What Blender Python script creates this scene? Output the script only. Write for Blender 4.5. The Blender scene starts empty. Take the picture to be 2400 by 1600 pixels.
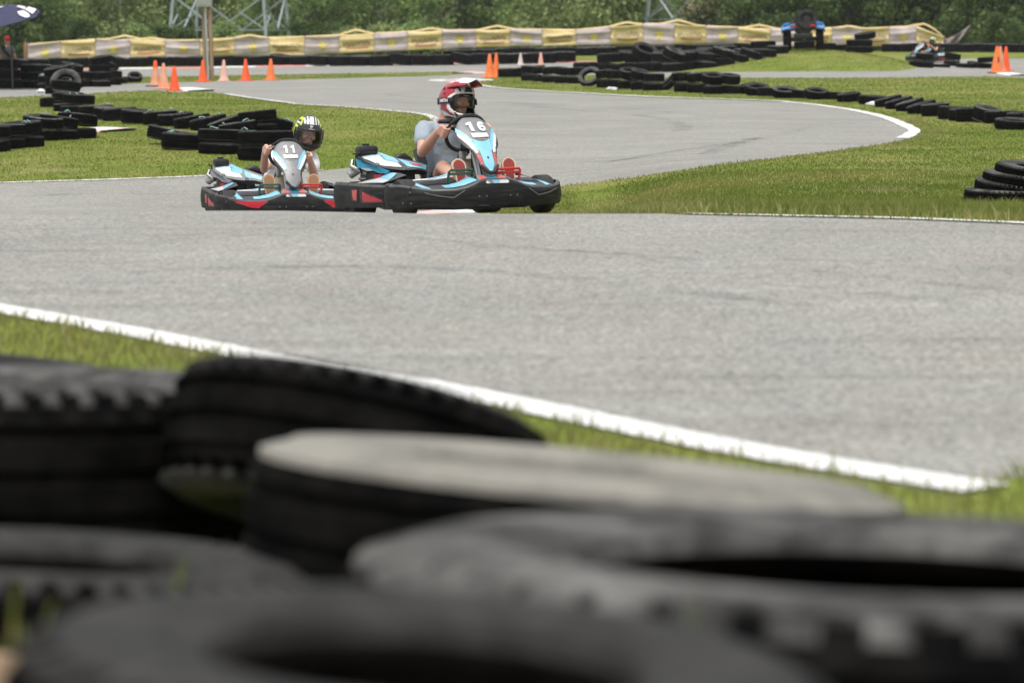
import bpy, bmesh, math, random
import numpy as np
from mathutils import Vector, Matrix, Euler
from mathutils.geometry import delaunay_2d_cdt
random.seed(7); RNG = np.random.default_rng(7)
R = math.radians; PI = math.pi
scene = bpy.context.scene
COL = scene.collection

# ------------------------------------------------------------------ camera
CZ = 0.95                      # eye height above the near track
FPX = 6667.0                   # focal length in photo pixels (2400 wide)
PITCH = math.atan((800 - 85) / FPX)
cam_d = bpy.data.cameras.new('camera'); cam = bpy.data.objects.new('camera', cam_d); COL.objects.link(cam)
cam_d.sensor_width = 36.0; cam_d.lens = 36.0 * FPX / 2400
cam.location = (0, 0, CZ); cam.rotation_euler = (PI / 2 - PITCH, 0, 0)
cam_d.clip_start = 0.1; cam_d.clip_end = 2000
cam_d.dof.use_dof = True; cam_d.dof.focus_distance = 24.0; cam_d.dof.aperture_fstop = 4.1
scene.camera = cam

# ------------------------------------------------------------------ light: overcast day
w = bpy.data.worlds.new('World'); scene.world = w; w.use_nodes = True
nt = w.node_tree; bg = nt.nodes['Background']
sky = nt.nodes.new('ShaderNodeTexSky'); sky.sky_type = 'NISHITA'; sky.sun_disc = False
sky.sun_elevation = R(73); sky.sun_rotation = R(200); sky.air_density = 1.2; sky.dust_density = 4.0; sky.ozone_density = 1.0
hs = nt.nodes.new('ShaderNodeHueSaturation'); hs.inputs['Saturation'].default_value = 0.22
nt.links.new(sky.outputs[0], hs.inputs['Color']); nt.links.new(hs.outputs[0], bg.inputs['Color'])
bg.inputs['Strength'].default_value = 0.13
sd = bpy.data.lights.new('sun', 'SUN'); sun = bpy.data.objects.new('sun', sd); COL.objects.link(sun)
sd.energy = 1.6; sd.angle = R(35); sd.color = (1.0, 0.965, 0.91)
# veiled sun high overhead, a little behind the camera
sun.rotation_euler = (R(17), 0, R(-20)); sun.location = (0, 0, 40)
scene.view_settings.view_transform = 'Standard'; scene.view_settings.look = 'None'
scene.view_settings.exposure = 0.5; scene.view_settings.gamma = 1.0
try:
    scene.cycles.use_denoising = True; scene.cycles.max_bounces = 6; scene.cycles.transparent_max_bounces = 12
except Exception: pass

# ------------------------------------------------------------------ helpers: objects
def tag(o, label=None, cat=None, group=None, kind=None):
    if label: o['label'] = label
    if cat: o['category'] = cat
    if group: o['group'] = group
    if kind: o['kind'] = kind
    return o
def empty(name, loc=(0, 0, 0), rot=(0, 0, 0)):
    o = bpy.data.objects.new(name, None); COL.objects.link(o); o.empty_display_size = 0.1
    o.location = loc; o.rotation_euler = rot
    return o
def mesh_obj(name, verts, faces, mats, parent=None, fm=None, smooth=False, auto=None):
    me = bpy.data.meshes.new(name); me.from_pydata([tuple(v) for v in verts], [], [tuple(f) for f in faces])
    for m in (mats if isinstance(mats, (list, tuple)) else [mats]): me.materials.append(m)
    if fm is not None: me.polygons.foreach_set('material_index', list(fm))
    if smooth: me.polygons.foreach_set('use_smooth', [True] * len(faces))
    me.validate(); me.update()
    if auto is not None:
        me.polygons.foreach_set('use_smooth', [True] * len(me.polygons)); me.set_sharp_from_angle(angle=R(auto))
    o = bpy.data.objects.new(name, me); COL.objects.link(o)
    if parent is not None: o.parent = parent
    return o
class MB:
    """collects shapes into one mesh"""
    def __init__(s): s.v = []; s.f = []; s.m = []
    def add(s, vs, fs, m=0):
        b = len(s.v); s.v += [tuple(x) for x in vs]; s.f += [tuple(b + i for i in f) for f in fs]; s.m += [m] * len(fs)
    def box(s, c, d, m=0, rot=None, bev=0.0):
        bm = bmesh.new(); bmesh.ops.create_cube(bm, size=1.0)
        for v in bm.verts: v.co = Vector((v.co.x * d[0], v.co.y * d[1], v.co.z * d[2]))
        if bev: bmesh.ops.bevel(bm, geom=bm.edges[:], offset=bev, segments=2, affect='EDGES', profile=0.5)
        M_ = (rot if isinstance(rot, Matrix) else Euler(rot).to_matrix()) if rot is not None else Matrix.Identity(3)
        bm.verts.index_update()
        s.add([M_ @ v.co + Vector(c) for v in bm.verts], [[v.index for v in f.verts] for f in bm.faces], m); bm.free()
    def tube(s, pts, rad, seg=10, m=0, closed=False, caps=True):
        pts = [Vector(p) for p in pts]; n = len(pts)
        rs = rad if isinstance(rad, (list, tuple)) else [rad] * n
        vs = []; up = None
        for i, p in enumerate(pts):
            a = pts[(i - 1) % n] if (i > 0 or closed) else p; b = pts[(i + 1) % n] if (i < n - 1 or closed) else p
            t = (b - a).normalized()
            if up is None: up = t.orthogonal().normalized()
            up = (up - t * up.dot(t)).normalized(); sd_ = t.cross(up)
            for k in range(seg):
                an = 2 * PI * k / seg; vs.append(p + (up * math.cos(an) + sd_ * math.sin(an)) * rs[i])
        fs = []
        for i in range(n if closed else n - 1):
            j = (i + 1) % n
            for k in range(seg): fs.append((i * seg + k, i * seg + (k + 1) % seg, j * seg + (k + 1) % seg, j * seg + k))
        if caps and not closed: fs += [tuple(range(seg))[::-1], tuple((n - 1) * seg + k for k in range(seg))]
        s.add(vs, fs, m)
    def lathe(s, prof, seg=24, m=0, M_=None, closed=False):
        """prof: list of (r, z); M_ 4x4"""
        n = len(prof); vs = []; fs = []
        for k in range(seg):
            a = 2 * PI * k / seg
            for r, z in prof: vs.append(Vector((r * math.cos(a), r * math.sin(a), z)))
        for k in range(seg):
            k2 = (k + 1) % seg
            for i in range(n if closed else n - 1):
                j = (i + 1) % n
                fs.append((k * n + i, k2 * n + i, k2 * n + j, k * n + j))
        if M_ is not None: vs = [M_ @ v for v in vs]
        s.add(vs, fs, m)
    def loft(s, rows, m=0, closed_u=False, cap=False):
        """rows of equal length"""
        n = len(rows[0]); vs = [p for r in rows for p in r]; fs = []
        for i in range(len(rows) - 1):
            for k in range(n if closed_u else n - 1):
                k2 = (k + 1) % n; fs.append((i * n + k, i * n + k2, (i + 1) * n + k2, (i + 1) * n + k))
        if cap: fs += [tuple(range(n))[::-1], tuple((len(rows) - 1) * n + k for k in range(n))]
        s.add(vs, fs, m)
    def prism(s, poly, a, b, m=0):
        """poly: list of 3D points, extruded by vector a->b offset"""
        n = len(poly); P = [Vector(p) + Vector(a) for p in poly] + [Vector(p) + Vector(b) for p in poly]
        s.add(P, [tuple(range(n))[::-1], tuple(n + i for i in range(n))] + [(i, (i + 1) % n, n + (i + 1) % n, n + i) for i in range(n)], m)
    def ball(s, c, r, m=0, seg=14, rings=9, M_=None):
        prof = [(math.sin(PI * i / rings), -math.cos(PI * i / rings)) for i in range(rings + 1)]
        r = Vector(r) if isinstance(r, (tuple, list)) else Vector((r, r, r))
        vs = []; fs = []
        for i, (rr, z) in enumerate(prof):
            for k in range(seg):
                a = 2 * PI * k / seg; p = Vector((rr * math.cos(a) * r.x, rr * math.sin(a) * r.y, z * r.z))
                vs.append((M_ @ p if M_ is not None else p) + Vector(c))
        for i in range(rings):
            for k in range(seg): fs.append((i * seg + k, i * seg + (k + 1) % seg, (i + 1) * seg + (k + 1) % seg, (i + 1) * seg + k))
        s.add(vs, fs, m)
    def build(s, name, mats, parent=None, auto=35, rm=True):
        o = mesh_obj(name, s.v, s.f, mats, parent, fm=s.m)
        if rm:
            bm = bmesh.new(); bm.from_mesh(o.data); bmesh.ops.remove_doubles(bm, verts=bm.verts, dist=1e-5)
            bmesh.ops.recalc_face_normals(bm, faces=bm.faces); bm.to_mesh(o.data); bm.free()
        o.data.polygons.foreach_set('use_smooth', [True] * len(o.data.polygons)); o.data.set_sharp_from_angle(angle=R(auto))
        return o
def copy_tree(o, parent=None):
    c = o.copy(); COL.objects.link(c)
    if parent is not None: c.parent = parent
    for ch in list(o.children): copy_tree(ch, c)
    return c

# ------------------------------------------------------------------ helpers: materials
def N(nt, t, **kw):
    n = nt.nodes.new(t)
    for k, v in kw.items():
        if hasattr(n, k) and k not in n.inputs: setattr(n, k, v)
        else: n.inputs[k].default_value = v
    return n
def mat(name, col, rough=0.6, col2=None, scale=6.0, amt=(0.4, 0.62), bump=0.0, bscale=60.0, metal=0.0, coat=0.0, spec=0.5, detail=4.0, rnd=True, stretch=None, sheen=0.0, trans=0.0):
    m = bpy.data.materials.new(name); m.use_nodes = True; nt = m.node_tree; b = nt.nodes['Principled BSDF']
    b.inputs['Roughness'].default_value = rough; b.inputs['Metallic'].default_value = metal
    b.inputs['Coat Weight'].default_value = coat; b.inputs['Specular IOR Level'].default_value = spec
    if sheen: b.inputs['Sheen Weight'].default_value = sheen
    b.inputs['Base Color'].default_value = (*col, 1)
    tc = N(nt, 'ShaderNodeTexCoord'); vec = tc.outputs['Object']
    if rnd:
        oi = N(nt, 'ShaderNodeObjectInfo'); mu = N(nt, 'ShaderNodeMath', operation='MULTIPLY'); mu.inputs[1].default_value = 37.0
        nt.links.new(oi.outputs['Random'], mu.inputs[0]); va = N(nt, 'ShaderNodeVectorMath', operation='ADD')
        nt.links.new(vec, va.inputs[0]); nt.links.new(mu.outputs[0], va.inputs[1]); vec = va.outputs[0]
    if stretch:
        mp = N(nt, 'ShaderNodeMapping'); mp.inputs['Scale'].default_value = stretch; nt.links.new(vec, mp.inputs[0]); vec = mp.outputs[0]
    if col2 is not None:
        no = N(nt, 'ShaderNodeTexNoise'); no.inputs['Scale'].default_value = scale; no.inputs['Detail'].default_value = detail
        no.inputs['Roughness'].default_value = 0.65
        nt.links.new(vec, no.inputs['Vector']); mr = N(nt, 'ShaderNodeMapRange'); mr.inputs['From Min'].default_value = amt[0]; mr.inputs['From Max'].default_value = amt[1]
        nt.links.new(no.outputs['Fac'], mr.inputs['Value'])
        mx = N(nt, 'ShaderNodeMix', data_type='RGBA'); mx.inputs['A'].default_value = (*col, 1); mx.inputs['B'].default_value = (*col2, 1)
        nt.links.new(mr.outputs[0], mx.inputs['Factor']); nt.links.new(mx.outputs['Result'], b.inputs['Base Color'])
    if bump:
        n2 = N(nt, 'ShaderNodeTexNoise'); n2.inputs['Scale'].default_value = bscale; n2.inputs['Detail'].default_value = 3
        nt.links.new(vec, n2.inputs['Vector']); bp = N(nt, 'ShaderNodeBump'); bp.inputs['Strength'].default_value = bump; bp.inputs['Distance'].default_value = 0.02
        nt.links.new(n2.outputs['Fac'], bp.inputs['Height']); nt.links.new(bp.outputs[0], b.inputs['Normal'])
    if trans:
        b.inputs['Transmission Weight'].default_value = trans
    return m

# ------------------------------------------------------------------ terrain (heights relative to the eye, as lines of sight need them)
LP = [(-30,-.62),(2.2,-.64),(2.9,-.71),(3.6,-.82),(4.4,-.92),(5.2,-.95),(14.6,-.95),(15.5,-.957),(16.2,-.984),(17,-1.045),(18.5,-1.155),(20,-1.275),(23,-1.51),(26,-1.69),(28.4,-1.80),(31,-1.87),(34,-1.80),(37,-1.67),(40,-1.58),(50,-1.46),(60,-1.41),(70,-1.41),(82,-1.42),(100,-1.43),(400,-1.43)]
MP = [(-30,-.62),(2.2,-.64),(2.9,-.71),(3.6,-.82),(4.4,-.92),(5.2,-.95),(14.5,-.95),(15.4,-.958),(16,-.992),(17,-1.06),(18.5,-1.18),(20,-1.30),(22,-1.41),(24,-1.50),(25,-1.555),(26.3,-1.60),(28.4,-1.67),(31,-1.66),(35,-1.56),(40,-1.48),(50,-1.44),(60,-1.42),(80,-1.41),(100,-1.42),(400,-1.42)]
RP = [(-30,-.66),(2.2,-.70),(2.9,-.76),(3.6,-.84),(4.4,-.92),(5.2,-.95),(14.6,-.95),(15.3,-.955),(16,-.985),(17,-1.045),(18,-1.095),(20,-1.19),(23,-1.30),(27,-1.38),(32,-1.42),(40,-1.44),(50,-1.42),(65,-1.36),(80,-1.30),(95,-1.23),(108,-1.22),(400,-1.22)]
_TY = np.arange(-30, 400, 0.1)
def _tab(P):
    z = np.interp(_TY, [p[0] for p in P], [p[1] for p in P]); k = np.exp(-0.5 * (np.arange(-9, 10) / 3.0) ** 2); k /= k.sum()
    zz = np.convolve(np.pad(z, 9, mode='edge'), k, 'valid')
    k2 = np.exp(-0.5 * (np.arange(-60, 61) / 25.0) ** 2); k2 /= k2.sum(); z3 = np.convolve(np.pad(z, 60, mode='edge'), k2, 'valid')
    t = np.clip((_TY - 26) / 10, 0, 1); return zz * (1 - t) + z3 * t
TL, TM, TR = _tab(LP), _tab(MP), _tab(RP)
def sstep(a, b, x): t = np.clip((x - a) / (b - a), 0, 1); return t * t * (3 - 2 * t)
def height(x, y):
    x = np.asarray(x, float); y = np.asarray(y, float)
    u = x * 23.0 / np.maximum(y, 23.0)
    zl, zm, zr = (np.interp(y, _TY, T) for T in (TL, TM, TR))
    a = sstep(-1.35, -0.45, u); b = sstep(0.35, 1.7, u)
    z = zl * (1 - a) + zm * a; z = z * (1 - b) + zr * b
    ua = x / np.maximum(y, 60.0)
    z = z + np.interp(ua, [-.2, -.13, -.03, .015, .045, .2], [.05, .08, .35, .55, .5, .5]) * sstep(100, 127, y)
    mx, my = (1890 - 1200) / FPX * 106, 106.0
    q = ((x - mx) / 4.6) ** 2 + ((y - my) / 10.0) ** 2
    z = z + 0.66 * np.clip(1 - q, 0, 1) ** 1.1
    z = z + .13 * np.exp(-((x + .56) / .22) ** 2 - ((y - 2.72) / .22) ** 2)
    return z + CZ
CP, SP = math.cos(PITCH), math.sin(PITCH)
def ray(px, py):
    X = (px - 1200) / FPX; Y = (800 - py) / FPX
    d = np.array([X, CP + Y * SP, -SP + Y * CP]); return d / d[1]
_MY = np.concatenate([np.arange(1.0, 40, 0.02), np.arange(40, 330, 0.1)])
def at(px, py, dmin=1.0):
    d = ray(px, py); ys = _MY[_MY >= dmin]; g = CZ + d[2] * ys - height(d[0] * ys, ys)
    i = np.argmax(g <= 0)
    if g[i] > 0: i = len(ys) - 1; return (d[0] * 140, 140.0, float(height(d[0] * 140, 140.0)))
    if i == 0: y = ys[0]
    else: y = ys[i - 1] + (ys[i] - ys[i - 1]) * g[i - 1] / (g[i - 1] - g[i] + 1e-12)
    x = d[0] * y; return (float(x), float(y), float(height(x, y)))
def atd(px, py, d):
    r = ray(px, py); return Vector((r[0] * d, d, CZ + r[2] * d))
def gz(x, y): return float(height(x, y))
def gnormal(x, y, e=0.4):
    return Vector((-(gz(x + e, y) - gz(x - e, y)) / (2 * e), -(gz(x, y + e) - gz(x, y - e)) / (2 * e), 1)).normalized()

def dens(pts, step=14.0):
    out = []
    for i in range(len(pts) - 1):
        a, b = np.array(pts[i], float), np.array(pts[i + 1], float); n = max(1, int(np.hypot(*(b - a)) / step))
        out += [tuple(a + (b - a) * k / n) for k in range(n)]
    return out + [tuple(pts[-1])]
def smooth_px(pts, n=4):
    P = np.array(pts, float); out = []
    for i in range(len(P) - 1):
        p0 = P[max(i - 1, 0)]; p1 = P[i]; p2 = P[i + 1]; p3 = P[min(i + 2, len(P) - 1)]
        for k in range(n):
            t = k / n; out.append(tuple(0.5 * ((2 * p1) + (p2 - p0) * t + (2 * p0 - 5 * p1 + 4 * p2 - p3) * t * t + (3 * p1 - p0 - 3 * p2 + p3) * t ** 3)))
    return out + [tuple(P[-1])]
def px2w(pts, step=14, dmin=1.0): return [at(x, y, dmin)[:2] for x, y in dens(pts, step)]

NEAR_LINE = [(-500, 650), (0, 738), (290, 791), (528, 838), (939, 912), (1200, 965), (1376, 1003), (1699, 1068), (2000, 1120), (2256, 1160), (2310, 1130), (2420, 1112), (2600, 1096)]
RIGHT_LINE = [(2600, 534), (2400, 527), (2348, 524), (2095, 514), (1861, 509), (1590, 503)]
R_EDGE = [(1323, 435), (1464, 419), (1674, 388), (1908, 360), (2048, 341), (2132, 325), (2158, 309), (2142, 297), (2095, 278), (2030, 262), (1955, 250), (1861, 240), (1721, 234), (1534, 228), (1347, 218), (1300, 216), (1164, 206), (1110, 195)]
L_TOP = [(760, 400), (822, 393), (960, 375), (1030, 340), (1045, 300), (1029, 279), (1006, 269), (937, 261), (820, 251), (700, 244), (595, 231), (536, 222), (476, 215), (417, 216), (357, 213), (268, 216), (190, 222), (130, 224), (65, 226), (0, 229), (-500, 245)]
L_BOT = [(-500, 452), (0, 430), (208, 424), (417, 417), (476, 414), (640, 405), (760, 400)]
KERB_FAR = [(-500, 172), (100, 165), (274, 162), (440, 160.7), (655, 156.5), (749, 155), (898, 152.5), (1046, 150), (1270, 147), (1402, 147)]
asphalt_px_top = KERB_FAR + [(1385, 158), (1365, 170), (1420, 171.5), (1652, 169.5), (1900, 168), (2100, 167), (2150, 160), (2165, 145), (2218, 138), (2400, 138), (2700, 139)]
ASPHALT = px2w(smooth_px(NEAR_LINE, 2), 30) + [(3.6, 12.0), (3.4, 14.4)] + px2w(RIGHT_LINE, 30) + \
    [(.78, 16.8), (.55, 19.5), (.25, 22.3), (-.2, 24.9), (-.55, 25.8), (-.15, 26.7)] + px2w(smooth_px(R_EDGE, 3), 14, 22) + \
    px2w([(1110, 195), (1118, 187), (1150, 181), (1200, 178), (1414, 177), (1456, 182), (1700, 183), (2000, 183), (2319, 179.5), (2400, 182), (2700, 186)], 18, 60) + \
    px2w(asphalt_px_top[::-1], 18, 70) + [(-40, 118), (-40, 20), (-10, 16)]
G_LEFT = px2w(L_BOT, 16, 30) + px2w(smooth_px(L_TOP, 3), 14, 30)[1:]
G_STRIP = px2w(smooth_px([(-500, 192), (180, 184), (330, 181), (636, 175.6), (1000, 169.6), (1070, 168.5), (1090, 171), (1075, 175), (1000, 178.6), (636, 188), (357, 195), (270, 199), (190, 201), (60, 206), (-500, 216)], 3), 14, 60)
POLYS = [ASPHALT, G_LEFT, G_STRIP]
def in_poly(P, x, y):
    P = np.asarray(P); x = np.asarray(x); y = np.asarray(y); ins = np.zeros(x.shape, bool); j = len(P) - 1
    for i in range(len(P)):
        xi, yi = P[i]; xj, yj = P[j]
        if yi != yj:
            c = ((yi > y) != (yj > y)) & (x < (xj - xi) * (y - yi) / (yj - yi) + xi); ins ^= c
        j = i
    return ins
def is_asphalt(x, y): return in_poly(ASPHALT, x, y) & ~in_poly(G_LEFT, x, y) & ~in_poly(G_STRIP, x, y)

def build_ground():
    ys = [-12.0, -6, -2, 0]; y = 0.6
    while y < 30: ys.append(y); y += 0.30 if y > 13 else 0.45
    while y < 170: ys.append(y); y *= 1.022
    while y < 420: ys.append(y); y *= 1.12
    pts = []
    for y in ys:
        h = 9 + 0.42 * max(y, 0); n = 34
        for k in range(n + 1):
            t = 2 * k / n - 1; pts.append((h * (0.45 * t + 0.55 * t ** 3) , y + 0.001 * (k % 3)))
    verts = [Vector(p) for p in pts]; edges = []
    for P in POLYS:
        b = len(verts); verts += [Vector(p) for p in P]; n = len(P)
        edges += [(b + i, b + (i + 1) % n) for i in range(n)]
    vo, eo, fo, *_ = delaunay_2d_cdt(verts, edges, [], 0, 1e-5)
    V = np.array([(v.x, v.y) for v in vo]); F = np.array([f for f in fo if len(f) == 3])
    c = V[F].mean(1); asp = is_asphalt(c[:, 0], c[:, 1])
    Z = height(V[:, 0], V[:, 1])
    for name, sel, m in (('track_asphalt', asp, MAT_ASPHALT), ('ground', ~asp, MAT_GROUND)):
        f = F[sel]; used, inv = np.unique(f, return_inverse=True)
        o = mesh_obj(name, np.column_stack([V[used], Z[used]]).tolist(), inv.reshape(-1, 3).tolist(), m, smooth=True)
        tag(o, kind='structure')

def asphalt_mat():
    m = bpy.data.materials.new('asphalt'); m.use_nodes = True; nt = m.node_tree; b = nt.nodes['Principled BSDF']; L = nt.links.new
    b.inputs['Roughness'].default_value = 0.85; b.inputs['Specular IOR Level'].default_value = 0.25
    tc = N(nt, 'ShaderNodeTexCoord'); P = tc.outputs['Object']
    def noise(sc, det=3, vec=P, ro=0.6):
        n = N(nt, 'ShaderNodeTexNoise'); n.inputs['Scale'].default_value = sc; n.inputs['Detail'].default_value = det; n.inputs['Roughness'].default_value = ro; L(vec, n.inputs['Vector']); return n.outputs['Fac']
    def mr(v, a, c, lo=0.0, hi=1.0):
        n = N(nt, 'ShaderNodeMapRange'); n.inputs['From Min'].default_value = a; n.inputs['From Max'].default_value = c; n.inputs['To Min'].default_value = lo; n.inputs['To Max'].default_value = hi; L(v, n.inputs['Value']); return n.outputs[0]
    def mul(a, c):
        n = N(nt, 'ShaderNodeMath', operation='MULTIPLY'); L(a, n.inputs[0])
        if isinstance(c, float): n.inputs[1].default_value = c
        else: L(c, n.inputs[1])
        return n.outputs[0]
    vo = N(nt, 'ShaderNodeTexVoronoi'); vo.inputs['Scale'].default_value = 78; L(P, vo.inputs['Vector'])
    grain = mr(vo.outputs['Color'], 0.0, 1.0, 0.42, 1.58)
    fine = mr(noise(150, 2), 0.3, 0.7, 0.78, 1.2)
    mid = mr(noise(14, 4), 0.3, 0.7, 0.92, 1.08)
    big = mr(noise(0.55, 4), 0.3, 0.72, 0.86, 1.1)
    mp = N(nt, 'ShaderNodeMapping'); mp.inputs['Scale'].default_value = (0.22, 2.6, 1); mp.inputs['Rotation'].default_value = (0, 0, R(14)); L(P, mp.inputs[0])
    streak = mr(noise(1.0, 5, mp.outputs[0], 0.7), 0.52, 0.72, 1.0, 0.78)
    mp2 = N(nt, 'ShaderNodeMapping'); mp2.inputs['Scale'].default_value = (0.5, 9, 1); mp2.inputs['Rotation'].default_value = (0, 0, R(-9)); L(P, mp2.inputs[0])
    streak2 = mr(noise(1.0, 3, mp2.outputs[0]), 0.58, 0.74, 1.0, 0.72)
    f = mul(mul(mul(grain, fine), mul(mid, big)), mul(streak, streak2))
    rgb = N(nt, 'ShaderNodeMix', data_type='RGBA'); rgb.inputs['A'].default_value = (0.272, 0.271, 0.248, 1); rgb.inputs['B'].default_value = (0.284, 0.273, 0.246, 1)
    L(mr(noise(1.7, 3), 0.4, 0.65), rgb.inputs['Factor'])
    vm = N(nt, 'ShaderNodeVectorMath', operation='SCALE'); L(rgb.outputs['Result'], vm.inputs[0]); L(f, vm.inputs['Scale'])
    L(vm.outputs[0], b.inputs['Base Color'])
    bp = N(nt, 'ShaderNodeBump'); bp.inputs['Strength'].default_value = 0.5; bp.inputs['Distance'].default_value = 0.004; L(grain, bp.inputs['Height']); L(bp.outputs[0], b.inputs['Normal'])
    return m
GREEN_A, GREEN_B, DRY = (0.106, 0.168, 0.018), (0.160, 0.215, 0.036), (0.38, 0.31, 0.18)
def grass_nodes(nt, L, tint=None):
    geo = N(nt, 'ShaderNodeNewGeometry'); P = geo.outputs['Position']
    def noise(sc, det=3):
        n = N(nt, 'ShaderNodeTexNoise'); n.inputs['Scale'].default_value = sc; n.inputs['Detail'].default_value = det; n.inputs['Roughness'].default_value = 0.62; L(P, n.inputs['Vector']); return n.outputs['Fac']
    def mix(f, a, c):
        n = N(nt, 'ShaderNodeMix', data_type='RGBA')
        for s, v in (('A', a), ('B', c)):
            if isinstance(v, tuple): n.inputs[s].default_value = (*v, 1)
            else: L(v, n.inputs[s])
        L(f, n.inputs['Factor']); return n.outputs['Result']
    def mr(v, a, c, lo=0., hi=1.):
        n = N(nt, 'ShaderNodeMapRange'); n.inputs['From Min'].default_value = a; n.inputs['From Max'].default_value = c; n.inputs['To Min'].default_value = lo; n.inputs['To Max'].default_value = hi; L(v, n.inputs['Value']); return n.outputs[0]
    c = mix(mr(noise(0.9, 4), 0.38, 0.62), GREEN_A, GREEN_B)
    c = mix(mr(noise(0.30, 5), 0.44, 0.66, 0, 0.85), c, (0.285, 0.275, 0.085))
    c = mix(mr(noise(0.8, 6), 0.57, 0.70, 0, 0.75), c, DRY)
    if tint is not None: c = mix(tint, c, (0.36, 0.33, 0.14))
    return c, noise
def ground_mat():
    m = bpy.data.materials.new('turf'); m.use_nodes = True; nt = m.node_tree; b = nt.nodes['Principled BSDF']; L = nt.links.new
    b.inputs['Roughness'].default_value = 0.9; b.inputs['Specular IOR Level'].default_value = 0.1
    c, noise = grass_nodes(nt, L); n = noise(22, 4)
    mx = N(nt, 'ShaderNodeMix', data_type='RGBA'); mx.inputs['B'].default_value = (0.135, 0.155, 0.025, 1); L(c, mx.inputs['A'])
    mr = N(nt, 'ShaderNodeMapRange'); mr.inputs['From Min'].default_value = 0.42; mr.inputs['From Max'].default_value = 0.66; L(n, mr.inputs['Value']); L(mr.outputs[0], mx.inputs['Factor'])
    sp = N(nt, 'ShaderNodeSeparateXYZ'); geo = N(nt, 'ShaderNodeNewGeometry'); L(geo.outputs['Position'], sp.inputs[0]); m2 = N(nt, 'ShaderNodeMapRange'); m2.inputs['From Min'].default_value = 4.6; m2.inputs['From Max'].default_value = 3.6; L(sp.outputs['Y'], m2.inputs['Value'])
    so = N(nt, 'ShaderNodeMix', data_type='RGBA'); so.inputs['B'].default_value = (0.26, 0.185, 0.12, 1); L(mx.outputs['Result'], so.inputs['A']); L(m2.outputs[0], so.inputs['Factor']); L(so.outputs['Result'], b.inputs['Base Color'])
    bp = N(nt, 'ShaderNodeBump'); bp.inputs['Strength'].default_value = 0.6; bp.inputs['Distance'].default_value = 0.03; L(n, bp.inputs['Height']); L(bp.outputs[0], b.inputs['Normal'])
    return m
def blade_mat():
    m = bpy.data.materials.new('grass_blades'); m.use_nodes = True; nt = m.node_tree; b = nt.nodes['Principled BSDF']; L = nt.links.new
    at_ = N(nt, 'ShaderNodeAttribute'); at_.attribute_name = 'tint'
    c, noise = grass_nodes(nt, L, at_.outputs['Fac'])
    b.inputs['Roughness'].default_value = 0.6; b.inputs['Specular IOR Level'].default_value = 0.25; L(c, b.inputs['Base Color'])
    tr = N(nt, 'ShaderNodeBsdfTranslucent'); L(c, tr.inputs['Color']); ms = N(nt, 'ShaderNodeMixShader'); ms.inputs[0].default_value = 0.5
    out = nt.nodes['Material Output']; L(b.outputs[0], ms.inputs[1]); L(tr.outputs[0], ms.inputs[2]); L(ms.outputs[0], out.inputs[0])
    return m
MAT_ASPHALT, MAT_GROUND, MAT_BLADE = asphalt_mat(), ground_mat(), blade_mat()
build_ground()

def ribbon(name, wpts, width, m, lift=0.008, side=0.0, worn=0.0, kind='structure'):
    """painted strip draped on the ground; side -1..1 shifts it off its guide line"""
    P = [np.array(p[:2]) for p in wpts]; out = [P[0]]
    for p in P[1:]:
        d = np.hypot(*(p - out[-1])); n = max(1, int(d / 0.35)); a = out[-1]
        for k in range(1, n + 1): out.append(a + (p - a) * k / n)
    vs = []; fs = []
    for i, p in enumerate(out):
        a = out[max(i - 1, 0)]; b = out[min(i + 1, len(out) - 1)]; t = (b - a) / (np.hypot(*(b - a)) + 1e-9); nn = np.array([-t[1], t[0]])
        for s in (-0.5, 0.5):
            q = p + nn * width * (s + side * 0.5) + nn * RNG.normal(0, worn); vs.append((q[0], q[1], gz(*q) + lift + (0.012 if p[1] > 60 else 0)))
    for i in range(len(out) - 1): fs.append((2 * i, 2 * i + 2, 2 * i + 3, 2 * i + 1))
    return tag(mesh_obj(name, vs, fs, m, smooth=True), kind=kind)
white_paint = mat('worn_white_paint', (0.74, 0.74, 0.72), 0.75, (0.40, 0.39, 0.37), 26, (0.50, 0.70), rnd=False, detail=6)
white_paint2 = mat('faded_white_paint', (0.72, 0.71, 0.68), 0.7, (0.42, 0.41, 0.39), 5, (0.45, 0.7), rnd=False)
red_paint = mat('faded_red_paint', (0.62, 0.16, 0.13), 0.7, (0.58, 0.34, 0.30), 5, (0.4, 0.7), rnd=False)
pink_paint = mat('bleached_pink_paint', (0.66, 0.45, 0.42), 0.75, (0.6, 0.25, 0.22), 6, (0.5, 0.75), rnd=False)
ribbon('edge_line', px2w(smooth_px(NEAR_LINE[:10], 3), 25), 0.155, white_paint, side=1.0, worn=0.003)
ribbon('edge_line', px2w(RIGHT_LINE[1:], 25), 0.11, white_paint, side=-1.0)
ribbon('edge_line', px2w(smooth_px(R_EDGE[5:], 3), 12, 30), 0.20, white_paint2, side=1.0, worn=0.012)
ribbon('edge_line', px2w(L_BOT, 14, 30), 0.13, white_paint2, side=1.0, worn=0.01)
ribbon('edge_line', px2w(smooth_px(L_TOP[4:12], 3), 12, 30), 0.14, white_paint2, side=1.0, worn=0.01)
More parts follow.
